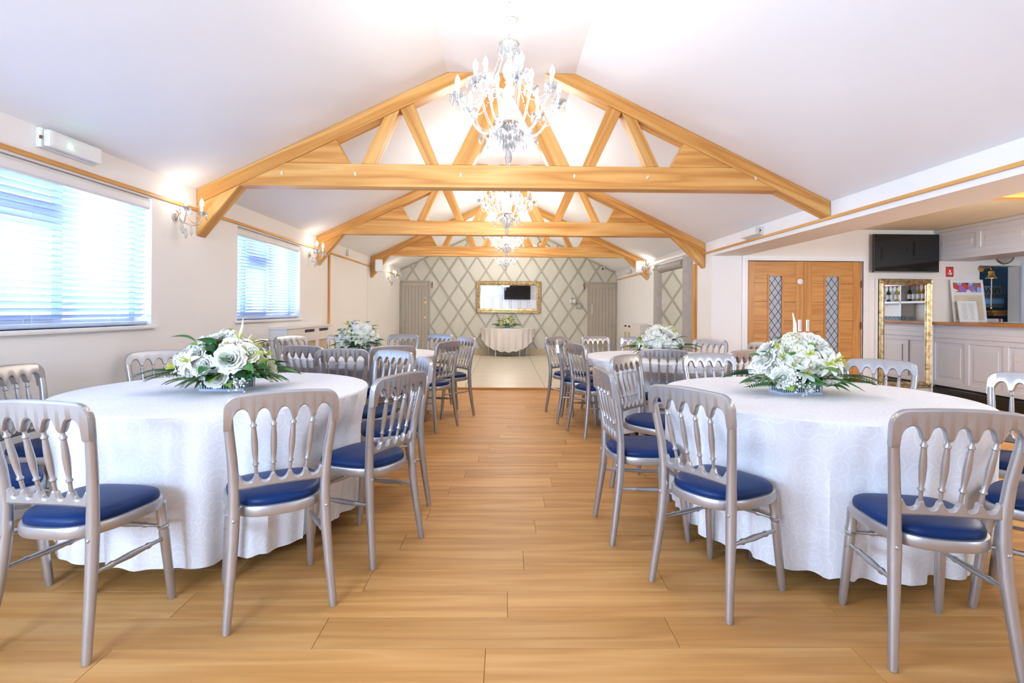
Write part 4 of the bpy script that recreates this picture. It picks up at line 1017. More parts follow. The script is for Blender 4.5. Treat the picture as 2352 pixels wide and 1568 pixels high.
for k in range(9):
    z, y = ((1.632, 8.25), (1.252, 8.25), (1.05, 8.2))[k // 3]; x = (6.98, 7.09, 7.20)[k % 3]
    tag(put('drinking_glass', gm, None, (x, y, z)), 'small glass inside the dark hatch, %s on the %s' % (('left', 'middle', 'right')[k % 3], ('upper shelf', 'lower shelf', 'worktop')[k // 3]), 'glass', 'glasses in the hatch')
Lp = thing('store_fill_lamp', 'added unseen fill lamp on the ceiling of the dark store room', 'lamp', (7.3, 8.5, 2.498))  # added lamp, out of view, brightens the inside of the hatch
MB().lathe([(0, 0), (0.06, 0), (0.055, -0.04), (0, -0.05)], 16).build('fill_globe', 'bulb_glow', Lp)
l = bpy.data.lights.new('fill_light', 'POINT'); l.energy = 3.0; l.color = (0.7, 0.85, 1.0); l.shadow_soft_size = 0.06
o = bpy.data.objects.new('fill_light', l); COL.objects.link(o); o.parent = Lp; o.location = (0, 0, -0.12)
W = thing('wifi_sign', 'slate sign reading WIFI inside the dark hatch', 'sign', (7.66, 8.1, 1.475))
MB().bbox((-0.20, 0, -0.165), (0.20, 0.02, 0.165), 0.02).build('board', 'slate_sign', W)
MB().bbox((-0.205, 0.004, -0.17), (0.205, 0.016, 0.17), 0.02).build('border', 'sign_frame', W)
put('lettering', text_mesh('WIFI', 0.13, 'ink', 0.001), W, (0.0, -0.002, 0.085), (PI/2, 0, 0))
put('lettering', text_mesh('PASSWORD', 0.062, 'ink', 0.001), W, (0.0, -0.002, 0.01), (PI/2, 0, 0))
MB().bbox((-0.13, -0.004, -0.11), (0.19, 0.002, -0.035), 0.01).build('blue_strip', 'blue_print', W)
tag(MB().bbox((7.52, 7.95, 1.22), (7.95, 8.05, 1.26), 0.004).bbox((7.55, 7.95, 1.175), (7.95, 8.05, 1.215), 0.004).build('wood_block', 'oak_top'), 'stack of orange wood strips inside the hatch under the sign', 'wood strips')
Tw = thing('bar_towel', 'pale bar towel with red stripes at the bottom of the hatch', 'towel', (7.2, YW+0.11, 1.0855))
MB().bbox((-0.29, -0.07, 0), (0.10, 0.07, 0.05), 0.024).build('cloth', 'towel', Tw)
for x in (-0.23, 0.05): MB().bbox((x-0.02, -0.072, -0.0003), (x+0.02, 0.072, 0.0515), 0.024).build('stripe', 'towel_red', Tw)
tag(MB().bbox((7.505, YW-0.03, 1.088), (7.58, YW-0.001, 1.96), 0.004).build('hatch_jamb', 'grey_panel_paint'), 'grey upright post at the right of the hatch', 'post')

# notices, menus, bell, clock ----------------------------------------------------------------
N = thing('fire_notice', 'small red fire notice on the wall beside the television', 'sign', (6.459, YW-0.004, 1.812))
MB().bbox((-0.056, -0.004, -0.072), (0.056, 0.003, 0.072), 0.003).build('board', 'red_print', N)
MB().box((-0.05, -0.0055, 0.058), (0.05, -0.004, 0.07)).build('black_band', 'ink', N); MB().box((-0.05, -0.0055, -0.07), (0.05, -0.004, -0.06)).build('black_band', 'ink', N)
MB().lathe([(0, 0), (0.016, 0), (0.016, 0.0012), (0, 0.0014)], 16, (0, -0.004, 0.012), (0, -1, 0)).build('pictogram', 'paper', N)
MB().box((-0.028, -0.0055, -0.042), (0.028, -0.004, -0.012)).build('pictogram', 'paper', N); MB().box((-0.02, -0.0065, -0.036), (-0.006, -0.0055, -0.018)).build('pictogram', 'ink', N)
tag(MB().bbox((6.64, YW-0.004, 1.60), (6.86, YW-0.001, 1.77), 0.001).build('paper_notice', 'paper'), 'plain white paper notice on the wall above the menu board', 'notice')
def photo_mat():
    mt, nt, b = base('menu_photo', (0.5, 0.4, 0.5), 0.4); tc = nd(nt, 'ShaderNodeTexCoord')
    vo = nd(nt, 'ShaderNodeTexVoronoi'); vo.inputs['Scale'].default_value = 14; link(nt, tc, 'Object', vo, 'Vector')
    r = nd(nt, 'ShaderNodeValToRGB'); cr_ = r.color_ramp; cr_.interpolation = 'CONSTANT'
    for p, c in ((0.0, (0.05, 0.04, 0.05)), (0.3, (0.35, 0.45, 0.85)), (0.45, (0.8, 0.82, 0.9)), (0.62, (0.65, 0.08, 0.06)), (0.75, (0.25, 0.2, 0.18)), (0.88, (0.35, 0.2, 0.6))):
        if p == 0.0: cr_.elements[0].color = (*c, 1)
        else: e = cr_.elements.new(p); e.color = (*c, 1)
    sp = nd(nt, 'ShaderNodeSeparateColor'); link(nt, vo, 'Color', sp, 'Color'); link(nt, sp, 'Red', r, 'Fac'); link(nt, r, 'Color', b, 'Base Color')
photo_mat()
def menu(name, label, w, h, loc, rot, photo):
    M = thing(name, label, 'menu', loc); M.rotation_euler = rot
    fw_ = 0.022
    for a, b in (((-w/2, -0.012, 0), (-w/2+fw_, 0.006, h)), ((w/2-fw_, -0.012, 0), (w/2, 0.006, h)), ((-w/2+fw_, -0.012, 0), (w/2-fw_, 0.006, fw_)), ((-w/2+fw_, -0.012, h-fw_), (w/2-fw_, 0.006, h))):
        MB().bbox(a, b, 0.003).build('frame_bar', 'white_gloss', M)
    MB().box((-w/2+fw_, -0.004, fw_), (w/2-fw_, 0.004, h-fw_)).build('sheet', 'paper', M)
    if photo:
        MB().box((-w/2+fw_+0.01, -0.0055, h*0.70), (w/2-fw_-0.01, -0.004, h*0.925)).build('photo_strip', 'menu_photo', M)
        MB().box((-w/2+fw_+0.01, -0.0055, fw_+0.005), (w/2-fw_-0.01, -0.004, h*0.63)).build('parchment_panel', 'parchment', M)
    m_ = MB(); rnd_ = random.Random(5)
    for k in range(14 if not photo else 10):
        z = h*0.56 - k*h*0.05 if photo else h*0.86 - k*h*0.055
        if z < fw_+0.02: break
        for c in ((-0.18, 0.2) if not photo else (0.12,)):
            L = w*rnd_.uniform(0.08, 0.16); m_.box((c*w-L, -0.0068, z), (c*w+L, -0.0056, z+0.003))
    m_.build('print_lines', 'sign_frame', M)
    return M
menu('menu_board', 'tall white framed menu with photo strip standing on the bar', 0.47, 0.615, (6.66, YW-0.13, 1.086), (-0.13, 0, 0.0), True)
menu('small_menu', 'small white framed list leaning on the tall menu', 0.27, 0.30, (6.545, YW-0.235, 1.086), (-0.16, 0, 0.0), False)
Bl = thing('bar_bell', 'brass bell with hanging rope beside the hatch', 'bell', (6.98, YW-0.002, 1.86))
MB().lathe([(0.0, 0), (0.045, 0.0), (0.05, 0.006), (0.02, 0.012), (0, 0.014)], 6, (-0.06, -0.0, 0.0), (0, -1, 0)).build('wall_plate', 'brass', Bl)
MB().tube([(-0.06, -0.01, 0), (-0.03, -0.06, 0.005), (0.01, -0.075, 0.012), (0.02, -0.08, -0.02)], 0.010, 8).build('bracket', 'brass', Bl)
MB().lathe([(0.0, -0.03), (0.018, -0.03), (0.034, -0.045), (0.040, -0.09), (0.052, -0.125), (0.068, -0.142), (0.068, -0.147), (0.05, -0.14), (0.03, -0.08), (0.0, -0.05)], 24, (0.02, -0.08, 0)).build('bell_body', 'brass', Bl)
MB().tube([(0.02, -0.08, -0.10), (0.025, -0.08, -0.18), (0.022, -0.08, -0.42), (0.02, -0.08, -0.55)], [0.004, 0.006, 0.006, 0.005], 8).build('clapper_rope', 'headrail_cream', Bl)
MB().ball((0.02, -0.08, -0.57), 0.014, 10, 8, (1, 1, 1.8)).build('rope_knot', 'brass', Bl)
MB().tube([(0.022, -0.08, -0.175), (0.06, -0.08, -0.17)], 0.004, 6).build('clapper_arm', 'chrome', Bl)
Ck = thing('wall_clock', 'round chrome rimmed clock half hidden by the bar bulkhead', 'clock', (7.26, YW-0.002, 2.075))
MB().lathe([(0.0, 0), (0.13, 0), (0.13, 0.012), (0.0, 0.012)], 40, (0, 0, 0), (0, -1, 0)).build('face', 'paper', Ck)
MB().lathe([(0.128, 0.0), (0.15, 0.0), (0.152, 0.015), (0.14, 0.028), (0.128, 0.015)], 40, (0, 0, 0), (0, -1, 0)).build('rim', 'chrome', Ck)
MB().box((-0.004, -0.016, 0), (0.004, -0.013, 0.07)).box((0, -0.016, -0.004), (0.09, -0.013, 0.004)).build('hands', 'ink', Ck)

def bar_fill(y, label):  # lamps added out of view to brighten the bar
    L_ = thing('bar_fill_lamp', label, 'fill lamp', (4.95, y, ZB), 0, 'added bar fill lamps')
    MB().lathe([(0, 0), (0.05, 0), (0.05, -0.02), (0, -0.022)], 20).build('ceiling_rose', 'chrome', L_)
    MB().tube([(0, 0, -0.02), (0, 0, -0.40)], 0.004, 6).build('cord', 'black_plastic', L_)
    MB().lathe([(0.0, -0.39), (0.02, -0.39), (0.05, -0.41), (0.085, -0.46), (0.09, -0.51), (0.06, -0.56), (0.0, -0.575)], 24).build('fill_globe', 'bulb_glow', L_)
    l = bpy.data.lights.new('fill_light', 'POINT'); l.energy = 36; l.color = (1.0, 0.94, 0.84); l.shadow_soft_size = 0.12
    o = bpy.data.objects.new('fill_light', l); COL.objects.link(o); o.parent = L_; o.location = (0, 0, -0.70)
bar_fill(4.1, 'added fill lamp over the bar, out of view, nearer the oak doors'); bar_fill(1.4, 'added fill lamp over the bar, out of view, nearer the viewer')
# televisions -------------------------------------------------------------------------------
def tv(label, w, h, loc, rz, tilt, mat='tv_screen'):
    T = thing('television', label, 'television', loc, rz); T.rotation_euler = (tilt, 0, rz)
    MB().bbox((-w/2, -0.02, -h/2), (w/2, 0.025, h/2), 0.006).build('casing', 'black_plastic', T)
    MB().box((-w/2+0.012, -0.0225, -h/2+0.022), (w/2-0.012, -0.0195, h/2-0.012)).build('screen', mat, T)
    MB().bbox((-w/2, -0.024, -h/2), (w/2, -0.02, -h/2+0.010), 0.002).build('bottom_trim', 'steel_leg', T)
    MB().bbox((-0.15, 0.02, -0.12), (0.15, 0.085, 0.12), 0.004).build('wall_bracket', 'black_plastic', T)
    return T
tv('black flat television on the cream wall above the tall mirror', 0.94, 0.545, (5.738, YW-0.10, 2.062), 0.0, 0.0)
tv('large television on the rear wall, seen in the far mirror', 1.44, 0.80, (0.67, YR+0.14, 2.19), PI, 0.10)
# panel mouldings on the rear wall (seen in the far mirror)
Rp = thing('wall_panelling', 'pale panelling on the rear wall reflected in the far mirror', 'panelling', (0, YR, 0))
for k in range(8):
    xa = -1.2 + 0.5*k; xb = xa + 0.42
    for za, zb in ((0.25, 0.95), (1.1, 1.95)):
        for a, b in (((xa, 0, za), (xb, 0.015, za+0.025)), ((xa, 0, zb-0.025), (xb, 0.015, zb)), ((xa, 0, za+0.025), (xa+0.025, 0.015, zb-0.025)), ((xb-0.025, 0, za+0.025), (xb, 0.015, zb-0.025))):
            MB().bbox(a, b, 0.004).build('moulding', 'grey_panel_paint', Rp)
MB().bbox((-1.25, 0, 2.0), (2.9, 0.02, 2.05), 0.005).build('top_moulding', 'grey_panel_paint', Rp)

# ------------------------------------------------------------------ small fittings
def em_light(label, loc, L, h, d, s, lit):
    """emergency light on a side wall; s is the side it faces along x"""
    E_ = thing('emergency_light', label, 'emergency light', loc, 0, 'emergency lights')
    MB().bbox((0 if s > 0 else -0.03, -L/2, -h/2), (0.03 if s > 0 else 0, L/2, h/2), 0.006).build('base', 'white_plastic', E_)
    MB().bbox((0.03 if s > 0 else -d, -L/2+0.012, -h/2+0.006), (d if s > 0 else -0.03, L/2, h/2-0.006), 0.022).build('diffuser', 'white_plastic', E_)
    if lit: MB().ball(((d-0.002)*s, -L/2+0.16, -0.012), 0.012, 10, 8).build('status_led', 'led_green', E_)
    else:
        for z in (-0.3, 0.0, 0.3): MB().bbox(((d-0.004)*s-0.002, -L/2+0.06, z*h-0.004), ((d-0.004)*s+0.002, L/2-0.05, z*h+0.004), 0.001).build('tube_line', 'grey_panel_paint', E_)
    MB().bbox(((d*0.4)*s-0.008, -L/2-0.002, -0.010), ((d*0.4)*s+0.008, -L/2+0.004, 0.010), 0.002).build('clip', 'bronze_hinge', E_)
em_light('white emergency light with a green spot above the big left window', (XL, 3.34, 2.215), 0.42, 0.115, 0.075, 1, True)
em_light('white emergency light on the header over the bar opening', (XR, 6.2, 2.152), 0.42, 0.10, 0.09, -1, False)
em_light('white emergency light on the right wall near the far door', (XR, 12.4, 2.16), 0.42, 0.11, 0.09, -1, False)
def speaker(label, loc, rz):
    P = thing('loudspeaker', label, 'loudspeaker', loc, rz, 'white loudspeakers')
    m_ = MB(); m_.bbox((-0.078, -0.06, -0.125), (0.078, 0.06, 0.125), 0.035); m_.build('cabinet', 'white_plastic', P)
    MB().bbox((-0.066, -0.064, -0.112), (0.066, -0.052, 0.112), 0.02).build('grille', 'white_gloss', P)
    MB().tube([(0, 0.05, 0.0), (0, 0.11, 0.0)], 0.015, 8).build('bracket', 'white_plastic', P)
speaker('white loudspeaker on the left foot of the farthest truss', (-2.585, 10.70, 2.10), 0.35)
speaker('white loudspeaker on the right foot of the farthest truss', (2.755, 10.70, 2.115), -0.25)
tag(MB().bbox((0, -0.04, -0.055), (0.05, 0.04, 0.055), 0.012).build('motion_sensor', 'white_plastic', None, (XL, 9.2, 2.20)), 'small white sensor box high on the left wall past the middle truss', 'sensor')
tag(MB().bbox((0, -0.05, -0.06), (0.06, 0.0, 0.06), 0.012).build('motion_sensor', 'white_plastic', None, (XL, YB-0.02, 2.13)), 'small white sensor in the far left corner above the door', 'sensor')
Cm = thing('security_camera', 'white security camera under the ceiling near the far right corner', 'camera', (2.58, YB-0.30, 2.33))
MB().lathe([(0, 0), (0.035, 0.0), (0.038, 0.02), (0.038, 0.13), (0.03, 0.14), (0.0, 0.14)], 16, (0, 0.10, 0), (-0.35, -1, -0.25)).build('camera_body', 'white_plastic', Cm)
MB().lathe([(0, 0), (0.026, 0.0), (0.026, 0.006), (0.0, 0.008)], 16, (-0.046, -0.032, -0.033), (-0.35, -1, -0.25)).build('lens', 'black_plastic', Cm)
MB().tube([(0, 0.04, 0.02), (0.02, 0.06, 0.07), (0.03, 0.07, 0.095)], 0.016, 8).build('mount', 'white_plastic', Cm)
Sm = thing('smoke_detector', 'round white smoke detector on the flat ceiling behind the nearest chandelier chain', 'smoke detector', (0.02, 3.83, ZF))
MB().lathe([(0, 0), (0.055, 0), (0.057, -0.02), (0.048, -0.024), (0.048, -0.03), (0.054, -0.032), (0.05, -0.05), (0.03, -0.06), (0, -0.062)], 28).build('detector_body', 'white_plastic', Sm)
MB().lathe([(0.0485, -0.0245), (0.0487, -0.0298)], 28).build('vent_ring', 'sign_frame', Sm)
for k, (x, z, w_, lab) in enumerate(((1.755, 1.462, 0.085, 'white light switch on the lattice wall, left of the framed one'), (1.835, 1.465, 0.07, 'white light switch with a taupe surround on the lattice wall'))):
    Sw = thing('light_switch', lab, 'switch', (x, YB-0.0145, z), 0, 'light switches')
    MB().bbox((-w_/2, -0.010, -0.045), (w_/2, 0, 0.045), 0.003).build('plate', 'white_plastic', Sw)
    MB().bbox((-0.012, -0.014, -0.018), (0.012, -0.009, 0.018), 0.003).build('rocker', 'white_gloss', Sw)
def batten_frame(name, x0, x1, z0, z1, label):
    Bf = thing(name, label, 'frame', ((x0+x1)/2, YB-0.0145, (z0+z1)/2)); w = (x1-x0)/2; h = (z1-z0)/2; b = 0.03
    for a, c in (((-w, -0.012, h-b), (w, 0, h)), ((-w, -0.012, -h), (w, 0, -h+b)), ((-w, -0.012, -h+b), (-w+b, 0, h-b)), ((w-b, -0.012, -h+b), (w, 0, h-b))):
        MB().bbox(a, c, 0.002).build('frame_bar', 'lattice_paint', Bf)
batten_frame('switch_surround', 1.76, 1.92, 1.37, 1.555, 'taupe batten square around the light switch')
batten_frame('blank_surround', 1.885, 2.04, 1.26, 1.42, 'empty taupe batten square below the light switches')
tag(MB().tube([(-0.08, 0, 0.0), (-0.10, 0, 0.07), (-0.05, 0, 0.115), (0.04, 0, 0.09), (0.12, 0, 0.04), (0.16, 0, 0.006)], 0.007, 6).build('cable_loop', 'black_plastic', None, (0.77, 10.88, 2.5285)), 'loop of black cable lying on the farthest tie beam', 'cable')
tag(MB().bbox((-0.09, -0.04, 0), (0.0, 0.04, 0.055), 0.006).build('junction_box', 'white_plastic', None, (0.62, 10.88, 2.5235)), 'small white box beside the cable on the farthest tie beam', 'box')

# ------------------------------------------------------------------ crystal lights
def drop_mesh(s=1.0):
    return MB().lathe([(0.001, 0.0), (0.007*s, -0.010*s), (0.011*s, -0.030*s), (0.008*s, -0.044*s), (0.001, -0.056*s)], 6, smooth=False).mesh('crystal_drop', 'crystal')
DROP, DROPL = drop_mesh(1.0), drop_mesh(1.45)
CUP = MB().lathe([(0.010, 0.0), (0.020, 0.004), (0.044, 0.022), (0.050, 0.030), (0.046, 0.030), (0.020, 0.010), (0.010, 0.006)], 14, smooth=False).mesh('drip_cup', 'crystal')
CANDLE = MB().lathe([(0.0, 0.0), (0.0115, 0.0), (0.0115, 0.072), (0.0, 0.072)], 10).mesh('candle_sleeve', 'white_gloss')
BULB = MB().lathe([(0.004, 0.072), (0.012, 0.082), (0.0165, 0.100), (0.013, 0.122), (0.005, 0.140), (0.0005, 0.148)], 12).mesh('bulb', 'bulb_glow')
SOCK = MB().lathe([(0.0, -0.012), (0.010, -0.012), (0.013, 0.0), (0.013, 0.008), (0.0, 0.008)], 10).mesh('socket', 'chrome')
def arm_mesh(r, dz):
    pts = []
    for k in range(15):
        t = k/14; x = 0.03 + (r-0.03)*(t**0.9 if t < 1 else 1); z = -0.055*math.sin(PI*min(1, t*1.25)) * (1.6 if t < 0.8 else 1) + dz*(t**3)
        pts.append((x, 0, z))
    pts[-1] = (r, 0, pts[-2][2] + 0.02); return MB().tube(pts, 0.0075, 8).mesh('arm', 'crystal'), pts[-1][2]
ARM_LO = arm_mesh(0.325, 0.13); ARM_HI = arm_mesh(0.165, 0.16)
def beads(p, q, sag, n=16, r=0.0052):
    m_ = MB(); p = Vector(p); q = Vector(q)
    for k in range(n+1):
        t = k/n; c = p.lerp(q, t); c.z -= sag*4*t*(1-t); m_.ball(c, r*(1.25 if k % 4 == 0 else 0.9), 6, 4)
    return m_.mesh('bead_string', 'crystal')
BEAD_TOP = beads((0.045, 0, 0.41), (0.16, 0, 0.13), 0.04, 22); BEAD_ROUND = beads((0.325, 0, 0.12), (0.325*math.cos(PI/4), 0.325*math.sin(PI/4), 0.12), 0.07, 18)
BEAD_IN = beads((0.16, 0, 0.13), (0.31, 0, 0.10), 0.06, 14)
BODY = MB().lathe([(0.0, -0.02), (0.012, -0.02), (0.02, 0.01), (0.045, 0.05), (0.03, 0.085), (0.014, 0.10), (0.03, 0.115), (0.038, 0.14), (0.022, 0.165), (0.014, 0.18), (0.026, 0.19), (0.014, 0.20), (0.034, 0.23), (0.044, 0.26), (0.036, 0.295), (0.018, 0.33), (0.012, 0.345), (0.030, 0.365), (0.02, 0.385), (0.012, 0.40), (0.0, 0.42)], 14, smooth=False).mesh('column', 'crystal')
CROWN = MB().lathe([(0.012, 0.40), (0.03, 0.405), (0.060, 0.425), (0.066, 0.435), (0.058, 0.436), (0.03, 0.42), (0.012, 0.415)], 18, smooth=False).mesh('crown_dish', 'crystal')
RECV = MB().lathe([(0.0, -0.085), (0.022, -0.08), (0.05, -0.06), (0.062, -0.035), (0.058, -0.02), (0.03, -0.012), (0.02, 0.005), (0.0, 0.008)], 20).mesh('receiver_bowl', 'chrome')
def chain_mesh(z0, z1):
    m_ = MB(); z = z0; k = 0
    while z < z1:
        pts = []
        for i in range(13):
            a = 2*PI*i/12; u, w = 0.007*math.cos(a), 0.017*math.sin(a)
            pts.append((u if k % 2 else 0, 0 if k % 2 else u, z + 0.014 + w))
        m_.tube(pts, 0.0022, 5); z += 0.029; k += 1
    return m_
def chandelier(y, label, power):
    zc = 2.435
    Ch = thing('chandelier', label, 'chandelier', (0.015, y, zc), 0.13, 'crystal chandeliers')
    put('column', BODY, Ch, (0, 0, 0.03)); put('crown_dish', CROWN, Ch, (0, 0, 0.03)); put('receiver_bowl', RECV, Ch)
    chain_mesh(0.44, ZF-zc-0.02).build('chain', 'chrome', Ch)
    MB().lathe([(0.0, 0), (0.055, 0), (0.05, -0.015), (0.02, -0.03), (0, -0.032)], 20, (0, 0, ZF-zc)).build('ceiling_rose', 'chrome', Ch)
    for tier, (am, at), n, r, zb, ph in ((0, ARM_LO, 8, 0.325, -0.03, 0.0), (1, ARM_HI, 4, 0.165, 0.05, 0.35)):
        for k in range(n):
            a = ph + 2*PI*k/n
            A = put('arm', am, Ch, (0, 0, zb), (0, 0, a))
            put('socket', SOCK, A, (r, 0, at)); put('drip_cup', CUP, A, (r, 0, at)); put('candle_sleeve', CANDLE, A, (r, 0, at+0.006)); put('bulb', BULB, A, (r, 0, at+0.006))
            for j in range(5):
                b = 2*PI*j/5 + 0.3; put('crystal_drop', DROP, A, (r+0.044*math.cos(b), 0.044*math.sin(b), at+0.022))
            if tier == 0:
                put('crystal_drop', DROPL, A, (r*0.55, 0, -0.07))
    for k in range(8):
        put('bead_string', BEAD_TOP, Ch, (0, 0, 0.03), (0, 0, 2*PI*k/8)); put('bead_string', BEAD_ROUND, Ch, (0, 0, -0.045), (0, 0, 2*PI*k/8)); put('bead_string', BEAD_IN, Ch, (0, 0, 0.02), (0, 0, 2*PI*k/8))
        put('crystal_drop', DROPL, Ch, (0.058*math.cos(k*PI/4), 0.058*math.sin(k*PI/4), 0.455), (0, 0, 0))
    for rr, z, n in ((0.085, -0.06, 10), (0.06, -0.10, 8), (0.03, -0.14, 5)):
        for k in range(n): put('crystal_drop', DROPL, Ch, (rr*math.cos(2*PI*k/n+z*9), rr*math.sin(2*PI*k/n+z*9), z))
    put('finial_drop', drop_mesh(2.2), Ch, (0, 0, -0.19))
    MB().tube([(0, 0, -0.085), (0, 0, -0.19)], 0.0025, 6).build('finial_pin', 'chrome', Ch)
    l = bpy.data.lights.new('chandelier_light', 'POINT'); l.energy = power; l.color = (1.0, 0.94, 0.87); l.shadow_soft_size = 0.30
    o = bpy.data.objects.new('chandelier_light', l); COL.objects.link(o); o.parent = Ch; o.location = (0, 0, 0.16)
    return Ch
P_CH = 40.0
chandelier(3.32, 'nearest and biggest crystal chandelier with lit candle bulbs', 22.0)
chandelier(6.45, 'second crystal chandelier, seen below the nearest tie beam', P_CH)
chandelier(9.45, 'third crystal chandelier, seen above the farthest tie beam', P_CH)
chandelier(12.45, 'farthest crystal chandelier, hanging in front of the lattice wall', P_CH)
SC_ARM = None
def sconce(loc, s, label):
    """two-armed crystal wall light; s is the direction it projects along x"""
    Sc = thing('wall_sconce', label, 'wall light', loc, 0 if s > 0 else PI, 'crystal wall lights')
    MB().lathe([(0.0, 0.0), (0.045, 0.0), (0.043, 0.012), (0.02, 0.024), (0.0, 0.026)], 20, (0, 0, 0), (1, 0, 0)).build('back_plate', 'chrome', Sc)
    for b in (-1, 1):
        pts = [(0.02, 0, 0), (0.05, b*0.02, -0.05), (0.10, b*0.06, -0.075), (0.14, b*0.10, -0.055), (0.155, b*0.115, -0.01), (0.155, b*0.115, 0.02)]
        A = MB().tube(pts, 0.0055, 8).build('arm', 'chrome', Sc)
        p = pts[-1]; put('drip_cup', CUP, A, p); put('candle_sleeve', CANDLE, A, (p[0], p[1], p[2]+0.006)); put('bulb', BULB, A, (p[0], p[1], p[2]+0.006))
        for j in range(6):
            t = 2*PI*j/6; put('crystal_drop', DROP, A, (p[0]+0.044*math.cos(t), p[1]+0.044*math.sin(t), p[2]+0.022))
        put('crystal_drop', DROPL, A, (0.10, b*0.06, -0.08))
    put('crystal_drop', DROPL, Sc, (0.05, 0, -0.05)); put('finial_drop', drop_mesh(1.7), Sc, (0.09, 0, -0.10))
    put('bead_string', beads((0.155, -0.115, 0.02), (0.155, 0.115, 0.02), 0.08, 18), Sc)
    l = bpy.data.lights.new('sconce_light', 'POINT'); l.energy = 0.7; l.color = (1.0, 0.88, 0.74); l.shadow_soft_size = 0.05
    o = bpy.data.objects.new('sconce_light', l); COL.objects.link(o); o.parent = Sc; o.location = (0.13, 0, 0.13)
sconce((XL, 4.44, 1.985), 1, 'crystal wall light by the left foot of the nearest truss')
sconce((XL, 7.44, 1.985), 1, 'crystal wall light by the left foot of the middle truss')
sconce((XL, 12.42, 1.96), 1, 'crystal wall light on the left wall by the far left door')
sconce((XR, 10.46, 2.06), -1, 'crystal wall light on the right wall by the farthest truss')

# ------------------------------------------------------------------ flower arrangements
def petal(L, w, curl, cup, n=5):
    """strip petal along +x starting at origin; curl bends the tip up"""
    rows = []
    for i in range(n+1):
        t = i/n; ww = w*math.sin(PI*min(1, 0.12+t*0.88))**0.8 if t < 1 else 0.0008
        x = L*t*math.cos(curl*t*0.6); z = L*t*math.sin(curl*t*0.6) 
        rows.append([(x, -ww, z + cup*ww), (x, 0, z), (x, ww, z + cup*ww)])
    return rows
def lily_mesh():
    m_ = MB()
    for k in range(6):
        q = Matrix.Rotation(k*PI/3, 4, 'Z') @ Matrix.Rotation(-0.55 if k % 2 else -0.40, 4, 'Y')
        rows = petal(0.072, 0.0165 if k % 2 else 0.013, -0.7, 0.35, 6)
        m_.grid([[(q @ Vector(p))[:] for p in r] for r in rows])
    return m_.mesh('lily', 'petal_white')
def stamen_mesh():
    m_ = MB()
    for k in range(6):
        a = k*PI/3; m_.tube([(0, 0, 0.004), (0.008*math.cos(a), 0.008*math.sin(a), 0.025), (0.015*math.cos(a), 0.015*math.sin(a), 0.042)], [0.004, 0.0022, 0.003], 5)
    m_.ball((0, 0, 0.004), 0.011, 8, 5, (1, 1, 0.6)); return m_.mesh('stamen', 'stamen_lime')
def rose_mesh(mat, seed=1):
    rnd = random.Random(seed); m_ = MB()
    m_.ball((0, 0, 0.012), 0.010, 10, 8, (1, 1, 1.1))
    for ring, n, r, h, op in ((0, 3, 0.007, 0.036, 0.0), (0, 4, 0.013, 0.038, 0.03), (1, 5, 0.024, 0.038, 0.22), (2, 6, 0.033, 0.036, 0.45), (3, 7, 0.042, 0.030, 0.8), (4, 7, 0.050, 0.022, 1.15)):
        for k in range(n):
            a0 = 2*PI*k/n + ring*0.5 + rnd.uniform(-0.1, 0.1); rows = []
            for i in range(5):
                t = i/4; hw = (PI/n*1.35)*math.sin(PI*(0.25+0.62*t)); rr = r*(0.45+0.55*math.sin(t*PI/2)) + op*0.012*t*t
                z = h*t - op*0.016*max(0, t-0.6)
                rows.append([(rr*math.cos(a0+hw*u)*(1+0.06*abs(u)), rr*math.sin(a0+hw*u)*(1+0.06*abs(u)), z - 0.005*abs(u)**2) for u in (-1, -0.5, 0, 0.5, 1)])
            m_.grid(rows)
    return m_.mesh('rose', mat)
def hydrangea_mesh(seed=1, mat='petal_white', R=0.055):
    rnd = random.Random(seed); m_ = MB(); n = 46
    for k in range(n):
        z = 1 - 1.55*(k+0.5)/n; a = k*2.39996; s = math.sqrt(max(0, 1-z*z)); d = Vector((s*math.cos(a), s*math.sin(a), z))
        q = Vector((0, 0, 1)).rotation_difference(d).to_matrix().to_4x4(); q.translation = d*R*rnd.uniform(0.86, 1.06)
        q = q @ Matrix.Rotation(rnd.uniform(0, PI), 4, 'Z')
        for j in range(4):
            c, s2 = math.cos(j*PI/2), math.sin(j*PI/2); pr_ = [(0.0015, 0, 0), (0.010, -0.0085, 0.001), (0.0185, -0.004, -0.001), (0.0185, 0.004, -0.001), (0.010, 0.0085, 0.001)]
            m_.add([(q @ Vector((x*c - y*s2, x*s2 + y*c, z_)))[:] for x, y, z_ in pr_], [(0, 1, 2, 3, 4)])
    m_.ball((0, 0, 0), R*0.84, 10, 8); return m_.mesh('hydrangea', mat)
def spray_mesh(seed=1):
    rnd = random.Random(seed); m_ = MB()
    for k in range(34):
        a = rnd.uniform(0, 2*PI); e = rnd.uniform(0.2, 1.4); r = rnd.uniform(0.03, 0.055); p = (r*math.cos(a)*math.cos(e), r*math.sin(a)*math.cos(e), r*math.sin(e))
        m_.ball(p, 0.0055, 5, 4); m_.tube([(0, 0, 0), p], 0.0009, 3)
    return m_.mesh('filler_spray', 'petal_white')
def leaf_mesh(L, w, mat, bend=0.5, n=8, fold=0.25, name='leaf'):
    rows = []
    for i in range(n+1):
        t = i/n; ww = w*math.sin(PI*t**0.8)**0.85 + 0.0008; x = L*t; z = L*(0.25*t - bend*t*t)
        rows.append([(x, -ww, z+fold*ww), (x, -ww*0.5, z+fold*ww*0.45), (x, 0, z), (x, ww*0.5, z+fold*ww*0.45), (x, ww, z+fold*ww)])
    m_ = MB(); m_.grid(rows); return m_.mesh(name, mat)
